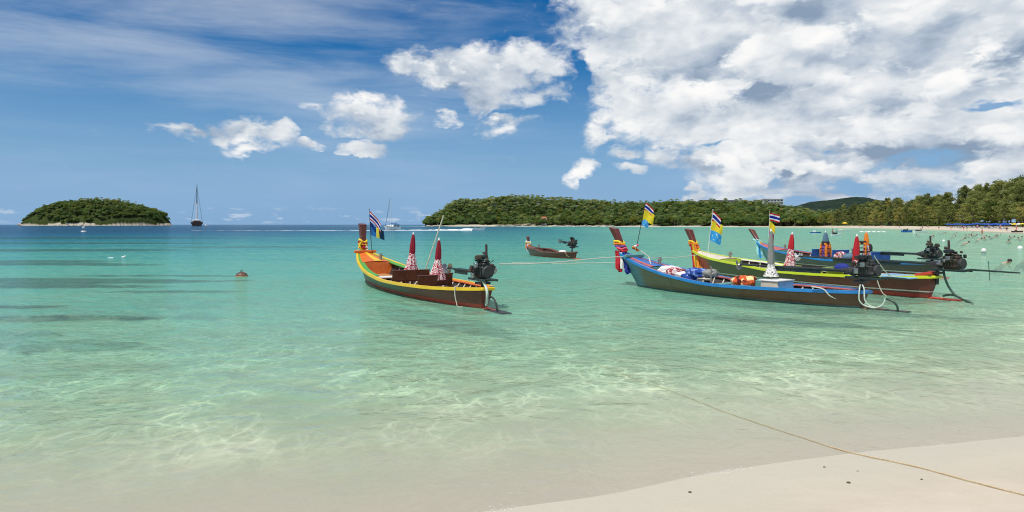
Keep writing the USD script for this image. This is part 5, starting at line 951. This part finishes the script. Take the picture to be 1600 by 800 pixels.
# ------------------------------------------------------------------ people
paint('skin_tan', (.44, .235, .145), .6, .1, 9.); paint('skin_fair', (.58, .34, .25), .6, .1, 9.); paint('hair_black', (.012, .010, .009), .5, .3, 30.); paint('hair_brown', (.06, .032, .016), .5, .3, 30.); paint('swim_navy', (.02, .03, .10), .7, .2, 9.); paint('swim_red', (.42, .04, .05), .7, .2, 9.)
from manifold3d import Manifold
def bones(chain):
    """One smooth body from joints joined by tapered limbs."""
    tot = Manifold()
    for (a, ra), (b, rb) in chain: tot += Manifold.batch_hull([Manifold.sphere(ra, 14).translate(list(map(float, a))), Manifold.sphere(rb, 14).translate(list(map(float, b)))])
    mm = tot.refine_to_length(.045).to_mesh(); tmm = trimesh.Trimesh(mm.vert_properties[:, :3], mm.tri_verts); tmm.merge_vertices(); trimesh.smoothing.filter_taubin(tmm, iterations=6); return tmm
def figure(name, pose, skin, hair, suit):
    p = proto(name); J = {'hipL': (-.10, 0, .90), 'hipR': (.10, 0, .90), 'pel': (0, 0, .95), 'waist': (0, 0, 1.08), 'chest': (0, 0, 1.28), 'neck': (0, .01, 1.46), 'shL': (-.19, 0, 1.40), 'shR': (.19, 0, 1.40), 'head': (0, -.02, 1.62),
         'elL': (-.25, .02, 1.12), 'elR': (.25, .02, 1.12), 'wrL': (-.27, -.08, .88), 'wrR': (.27, -.08, .88), 'knL': (-.11, -.02, .49), 'knR': (.12, -.02, .49), 'anL': (-.11, .02, .08), 'anR': (.13, .02, .08)}
    J.update(pose); ch = [((J['pel'], .135), (J['waist'], .115)), ((J['waist'], .115), (J['chest'], .145)), ((J['chest'], .13), (J['neck'], .06)), ((J['neck'], .055), (J['head'], .085)), ((J['head'], .095), (tuple(np.array(J['head']) + [0, -.015, .06])), .095) if False else ((J['head'], .09), (tuple(np.array(J['head']) + [0, -.012, .06]), .098))]
    for s_ in 'LR':
        ch += [((J['chest'], .10), (J['sh' + s_], .07)), ((J['sh' + s_], .062), (J['el' + s_], .046)), ((J['el' + s_], .045), (J['wr' + s_], .032)), ((J['hip' + s_], .105), (J['kn' + s_], .066)), ((J['kn' + s_], .062), (J['an' + s_], .042)), ((J['an' + s_], .042), (tuple(np.array(J['an' + s_]) + [0, -.15, -.045]), .032)), ((J['pel'], .12), (J['hip' + s_], .105))]
        w = np.array(J['wr' + s_]); e = np.array(J['el' + s_]); d = (w - e) / np.linalg.norm(w - e); sd = np.cross(d, [0, 1, 0.2]); sd /= np.linalg.norm(sd)
        ch += [((tuple(w), .03), (tuple(w + d * .08), .034))]
        for k in range(4): ch += [((tuple(w + d * .08 + sd * (k - 1.5) * .018), .011), (tuple(w + d * (.155 + .012 * (k in (1, 2))) + sd * (k - 1.5) * .021), .008))]
        ch += [((tuple(w + d * .03), .014), (tuple(w + d * .09 - sd * .055), .009))]
    h = np.array(J['head']); ch += [((tuple(h + [0, -.10, .035]), .016), (tuple(h + [0, -.115, .015]), .018)), ((tuple(h + [-.09, 0, .03]), .02), (tuple(h + [-.095, .01, .0]), .014)), ((tuple(h + [.09, 0, .03]), .02), (tuple(h + [.095, .01, .0]), .014))]
    put(p, 'body', (lambda t_: (t_.vertices, t_.faces))(bones(ch)), skin, smooth=True)
    mm = trimesh.creation.icosphere(3, .118); v = mm.vertices; keep = (v[mm.faces][:, :, 2].mean(1) > -.02) & ~((v[mm.faces][:, :, 1].mean(1) < -.06) & (v[mm.faces][:, :, 2].mean(1) < .055)) | (v[mm.faces][:, :, 1].mean(1) > .02) & (v[mm.faces][:, :, 2].mean(1) > -.09); put(p, 'hair', (v + h + [0, .012, .055], mm.faces[keep]), hair, smooth=True)
    m = bones([((tuple(np.array(J['pel']) + [0, 0, .03]), .147), (J['pel'], .145)), ((J['pel'], .135), (J['hipL'], .122)), ((J['pel'], .135), (J['hipR'], .122)), ((J['hipL'], .122), (tuple(np.array(J['hipL']) * .45 + np.array(J['knL']) * .55), .095)), ((J['hipR'], .122), (tuple(np.array(J['hipR']) * .45 + np.array(J['knR']) * .55), .095))]); put(p, 'shorts', (m.vertices, m.faces), suit, smooth=True); return p
PEOPLE = [figure('stander', {}, 'skin_tan', 'hair_black', 'swim_navy'), figure('walker', {'knL': (-.1, -.2, .52), 'anL': (-.11, -.12, .1), 'knR': (.11, .06, .5), 'anR': (.12, .34, .14), 'elL': (-.25, .14, 1.14), 'wrL': (-.26, .18, .92), 'wrR': (.25, -.26, .98), 'elR': (.26, -.08, 1.12)}, 'skin_fair', 'hair_brown', 'swim_red'),
          figure('wader', {'elL': (-.36, -.04, 1.2), 'wrL': (-.46, -.2, 1.08), 'elR': (.38, -.04, 1.22), 'wrR': (.5, -.18, 1.12)}, 'skin_fair', 'hair_black', 'swim_red')]
def person(k, label, px, py, depth_=0., rz=0., group=None, size=1., sand=False, rot=None):
    if sand:
        Ys = np.arange(120, 640, 1.0); xs_ = (px - 800) / F * Ys; zs = ground(xs_, Ys); ok = (zs > .1) & (HOR + (EYE - zs) * F / Ys < py); i = int(np.argmax(ok)); x, Y, z = xs_[i], Ys[i], float(zs[i])
        c = (x, Y, z)
    else: c = gp(px, py); c[2] = -depth_
    return copy_of(PEOPLE[k], 'person', label, 'person', c, rz, group, size, rot)
q = np.random.default_rng(9)
for px, py, k, dp, lab in ((1364, 397, 2, 1.42, 'bather with bare shoulders just right of the orange parasol'), (1440, 398.5, 0, 1.42, 'dark haired bather left of the black engines, head just above water'), (1445, 398.0, 1, 1.42, 'second bather beside the dark haired one left of the black engines'), (1543, 409.5, 2, 1.40, 'bather with reddish shoulders below the white buoy on a dark base'), (1578.5, 405.5, 0, 1.40, 'dark haired bather, left one of the pair near the right edge'), (1585.5, 405.5, 1, 1.40, 'fairer bather, right one of the pair near the right edge')):
    person(k, lab, px, py, dp - .52, q.uniform(-30, 30), None, rot=(52., 0, 0))
BATH = [(1445, 369), (1454, 369), (1437, 367), (1469, 363.5), (1481, 369), (1487, 364), (1494, 373), (1495, 379.5), (1503, 367), (1510, 364), (1510, 368), (1514, 367), (1518, 367), (1518, 374), (1523, 367), (1528, 369.5), (1539, 372), (1546, 369), (1551, 370), (1553, 366), (1559.5, 367), (1575, 369.5), (1580, 370), (1585, 370), (1577, 375.5), (1597, 372)]
for i, (px, py) in enumerate(BATH): person(i % 3, 'tiny bather in the shallows off the far beach', px, py + .6, q.uniform(.58, .70), q.uniform(-70, 70), 'bathers off the far beach', .88, rot=(57., 0, 0))
for i, (px, py) in enumerate(((1441, 358), (1450, 357), (1467, 360), (1486, 360), (1502, 357), (1506, 360.3), (1511, 360.8), (1527, 358), (1545, 358), (1563, 359), (1573, 361.5), (1588, 360), (1405, 356.3), (1378, 355.8), (1345, 355.4), (1300, 355))): person(i % 2, 'tiny person standing or walking on the far beach sand', px, py, 0, q.uniform(0, 360), 'people on the far beach', 1., True)

# ------------------------------------------------------------------ along the far beach
def on_sand(px, dist):
    """The spot on the line of sight that lies this far inland."""
    Y = np.arange(110., 720., 1.); X = (px - 800) / F * Y; d = shore_dist(X, Y); i = np.argmax(d > dist); return np.array([X[i], Y[i], float(ground(X[i:i + 1], Y[i:i + 1])[0])])
def beach_umbrella(col, seed):
    p = proto('beach_umbrella_' + col); m = MB(); m.tube([(0, 0, -.2), (0, 0, 2.35)], .03, 7); put(p, 'pole', m, 'white_paint'); m = MB(); th = np.linspace(0, 2 * np.pi, 17); G = np.array([[[r * math.cos(a) * (1 - .05 * (i % 2)), r * math.sin(a) * (1 - .05 * (i % 2)), z - .05 * (i % 2)] for i, a in enumerate(th)] for r, z in ((.02, 2.42), (.6, 2.25), (1.15, 1.98), (1.4, 1.78), (1.41, 1.62))]); m.grid(G); put(p, 'canopy', m, col); return p
UB, UY, UW = beach_umbrella('cloth_blue_b', 1) if paint('cloth_blue_b', (.015, .07, .34), .8, .1, 5.) else 0, beach_umbrella('cloth_yellow', 2), beach_umbrella('cloth_white', 3)
copy_of(UY, 'beach_umbrella', 'single large yellow umbrella open on the far beach', 'umbrella', on_sand(1320, 14), 0, None, 1.35)
for i in range(22):
    px = 1482 + i * 4.4 + q.normal() * .8; copy_of(UB, 'beach_umbrella', 'open blue umbrella in the long row along the back of the beach', 'umbrella', on_sand(px, 14 + q.uniform(-2, 3)), q.uniform(0, 90), 'row of blue beach umbrellas', q.uniform(.65, .85))
for i, px in enumerate((1578, 1585, 1592, 1598)): copy_of(UW if i % 2 == 0 else UY, 'beach_umbrella', ('white' if i % 2 == 0 else 'yellow') + ' umbrella on the beach right of the blue row', 'umbrella', on_sand(px, 16 + i), 0, ('white' if i % 2 == 0 else 'yellow') + ' umbrellas right of the blue row', .7)
p = proto('sun_lounger'); m = MB(); m.box((0, 0, .3), (1.3, .6, .08), chamfer=.02); m_ = m; put(p, 'bed', m, 'cloth_blue_b'); m = MB(); m.box((.85, 0, .48), (.7, .6, .08), rot=roty(-.6), chamfer=.02); put(p, 'backrest', m, 'cloth_blue_b')
for x, y in ((-.5, -.25), (-.5, .25), (.5, -.25), (.5, .25)): m = MB(); m.box((x, y, .13), (.05, .05, .27)); put(p, 'leg', m, 'white_paint')
for i in range(20): copy_of(p, 'sun_lounger', 'low blue sun lounger set under the row of blue umbrellas', 'sun lounger', on_sand(1484 + i * 4.7 + q.normal(), 12 + q.uniform(-2, 2)), q.uniform(150, 210), 'blue sun loungers')
def small_craft(name, label, cat, c, rz, L, B, H, hull, seat=None, person_=None, jet=False):
    t = thing(name, label, cat, c, rz); m = MB(); shell(m, L, B, H, L * .08); put(t, 'hull', m, hull, smooth=40)
    if jet: m = MB(); m.box((L * .38, 0, H + .18), (L * .5, B * .36, .34), chamfer=.1); put(t, 'seat', m, 'iron_black'); m = MB(); m.tube([(L * .62, 0, H + .2), (L * .58, 0, H + .62)], .06, 6); put(t, 'steering_column', m, 'iron_black'); m = MB(); m.tube([(L * .57, -.35, H + .64), (L * .57, .35, H + .64)], .03, 6); put(t, 'handlebar', m, 'iron_black')
    elif seat: m = MB(); m.box((L * .4, 0, H + .12), (L * .22, B * .7, .5), chamfer=.1); put(t, 'cabin', m, seat)
    return t
for i, (px, py, hull, lab) in enumerate(((1413, 362.8, 'blue_paint', 'blue and dark personal watercraft off the far beach, left of the two'), (1432, 363.8, 'white_paint', 'white and blue personal watercraft off the far beach, right of the two'))): c = gp(px - 4, py); small_craft('jet_ski', lab, 'jet ski', c, 8, 3.2 if i == 0 else 3.6, 1.2, .5, hull, jet=True)
c = gp(1266, 364.0); small_craft('flat_boat', 'long low blue boat moored off the far beach beyond the slate parasol', 'boat', c, 2, 2.8, 1., .22, 'blue_paint', 'white_paint')
c = gp(1299, 368.5); t = small_craft('jet_ski', 'white personal watercraft with a rider standing by it, closer in', 'jet ski', c, 4, 1.9, .8, .32, 'white_paint', jet=True)
person(0, 'person standing on the near side of the white personal watercraft', 1301, 367.8, .15, 30, None, .85)
c = gp(1304, 361.2); small_craft('flat_boat', 'long flat white boat drawn up off the beach near the yellow umbrella', 'boat', c, -2, 5.2, 1.6, .35, 'white_paint', 'cream_paint')
c = gp(1529, 370.0); small_craft('paddle_board', 'white paddle board with a bather standing on it', 'board', c, 5, 1.5, .5, .12, 'white_paint'); person(1, 'bather standing up on the white paddle board', 1534.5, 369.6, -.1, 40, None, .8)
c = on_sand(1586, .8); Yk = c[1]; t = small_craft('beached_canoe', 'dark slim canoe lying tilted at the water edge by the right edge', 'canoe', c + np.array([-1.0, 0, .15]), -18, 2.6, .5, .3, 'hull_black', 'rail_brown')
G = []; xs = np.linspace((1342 - 800) / F * 205, (1384 - 800) / F * 205, 60); nz = meshkit.fbm(np.stack([xs * 1.4, 0 * xs, 0 * xs], 1), 3, 18); m = MB(); m.grid(np.stack([np.stack([xs, 205 + u * (.25 + .6 * nz), .012 + .5 * np.clip(nz - .35, 0, 1) * (1 - u * u)], 1) for u in (1, .5, 0, -.5, -1)], 1)); tag(put(None, 'wake_foam', m, 'foam_white', smooth=True), 'short white splash beyond the red and orange parasols', 'foam', kind='stuff')

# ------------------------------------------------------------------ the near beach
def drape(pts, r, lift=.0, n=150):
    p = np.array(pts, float); s_ = np.r_[0, np.cumsum(np.linalg.norm(np.diff(p, axis=0), axis=1))]; p = PchipInterpolator(s_, p)(np.linspace(0, s_[-1], n)); w = np.random.default_rng(2).normal(size=(n, 2)) * .004; p = p + w; z = ground(p[:, 0], p[:, 1]) + r * .8 + lift; return np.column_stack([p, z])
def ground_at(px, py):
    Y = np.arange(2.5, 40, .02); X = (px - 800) / F * Y; z = ground(X, Y); e = HOR + (EYE - z) * F / Y; i = np.argmin(np.abs(e - py)); return X[i], Y[i]
rp = drape([ground_at(*p_) for p_ in ((1640, 786), (1600, 776), (1520, 754), (1440, 733), (1380, 719), (1330, 709), (1262, 688), (1180, 661), (1110, 636), (1050, 612), (985, 590), (930, 566), (870, 543), (810, 517))], .012)
m = MB(); m.tube(rp, .0046 + .0007 * np.sin(np.arange(len(rp)) * 1.9), 7); tag(put(None, 'anchor_rope', m, 'rope_tan', smooth=True), 'tan anchor rope lying on the sand and running out under the clear water', 'rope')
q = np.random.default_rng(12)
for px, py, r_, lab in ((1326, 755, .012, 'dark pebble on dry sand, below the rope and largest of the few'), (1288, 730, .010, 'dark pebble close to the wet sand edge left of the rope'), (1078, 770, .011, 'dark pebble alone on the sand toward the lower left'), (1340, 736, .009, 'small grey pebble on the sand nearest under the rope'), (1440, 749, .009, 'small dark pebble on the sand beyond the rope')):
    x, y = ground_at(px, py); mm = trimesh.creation.icosphere(2, r_); v = mm.vertices * (1 + .6 * (meshkit.fbm(mm.vertices * 30, 2, int(px)) - .5)[:, None]) * [1.3, 1, .6]; tag(put(None, 'pebble', (v, mm.faces), 'iron_brown' if 'grey' not in lab else 'grey_wood', smooth=True, at=(x, y, float(ground(np.array([x]), np.array([y]))[0]) + r_ * .25)), lab, 'pebble')
# broken line of foam and bubbles where the water thins out
m = MB(); m2 = MB(); k = 0; xs = np.linspace(-4.5, 6.5, 420); line = np.array([np.interp(xs, [s[0] for s in SHORE[2:11]], [s[1] for s in SHORE[2:11]])])[0]
for x, y0 in zip(xs, line):
    Y = np.arange(y0 - .8, y0 + 1.2, .03); zz = ground(np.full_like(Y, x), Y); i = np.argmax(zz < .002); d_ = meshkit.fbm(np.array([[x * 1.1, 0, 0]]), 3, 33)[0]
    if d_ < .63: continue
    for _ in range(int(1 + (d_ - .52) * 20)):
        r_ = q.uniform(.0015, .004); mm = trimesh.creation.icosphere(1, r_); mm.apply_scale([1, 1, .6]); yy = Y[i] + abs(q.normal()) * .05; m.tm(mm.apply_translation((x + q.normal() * .03, yy, max(.002, float(zz[i])) + .001)))
tag(put(None, 'shore_foam', m, 'foam_white', smooth=True), 'broken line of tiny foam bubbles along the waterline on the near sand', 'foam', kind='stuff')
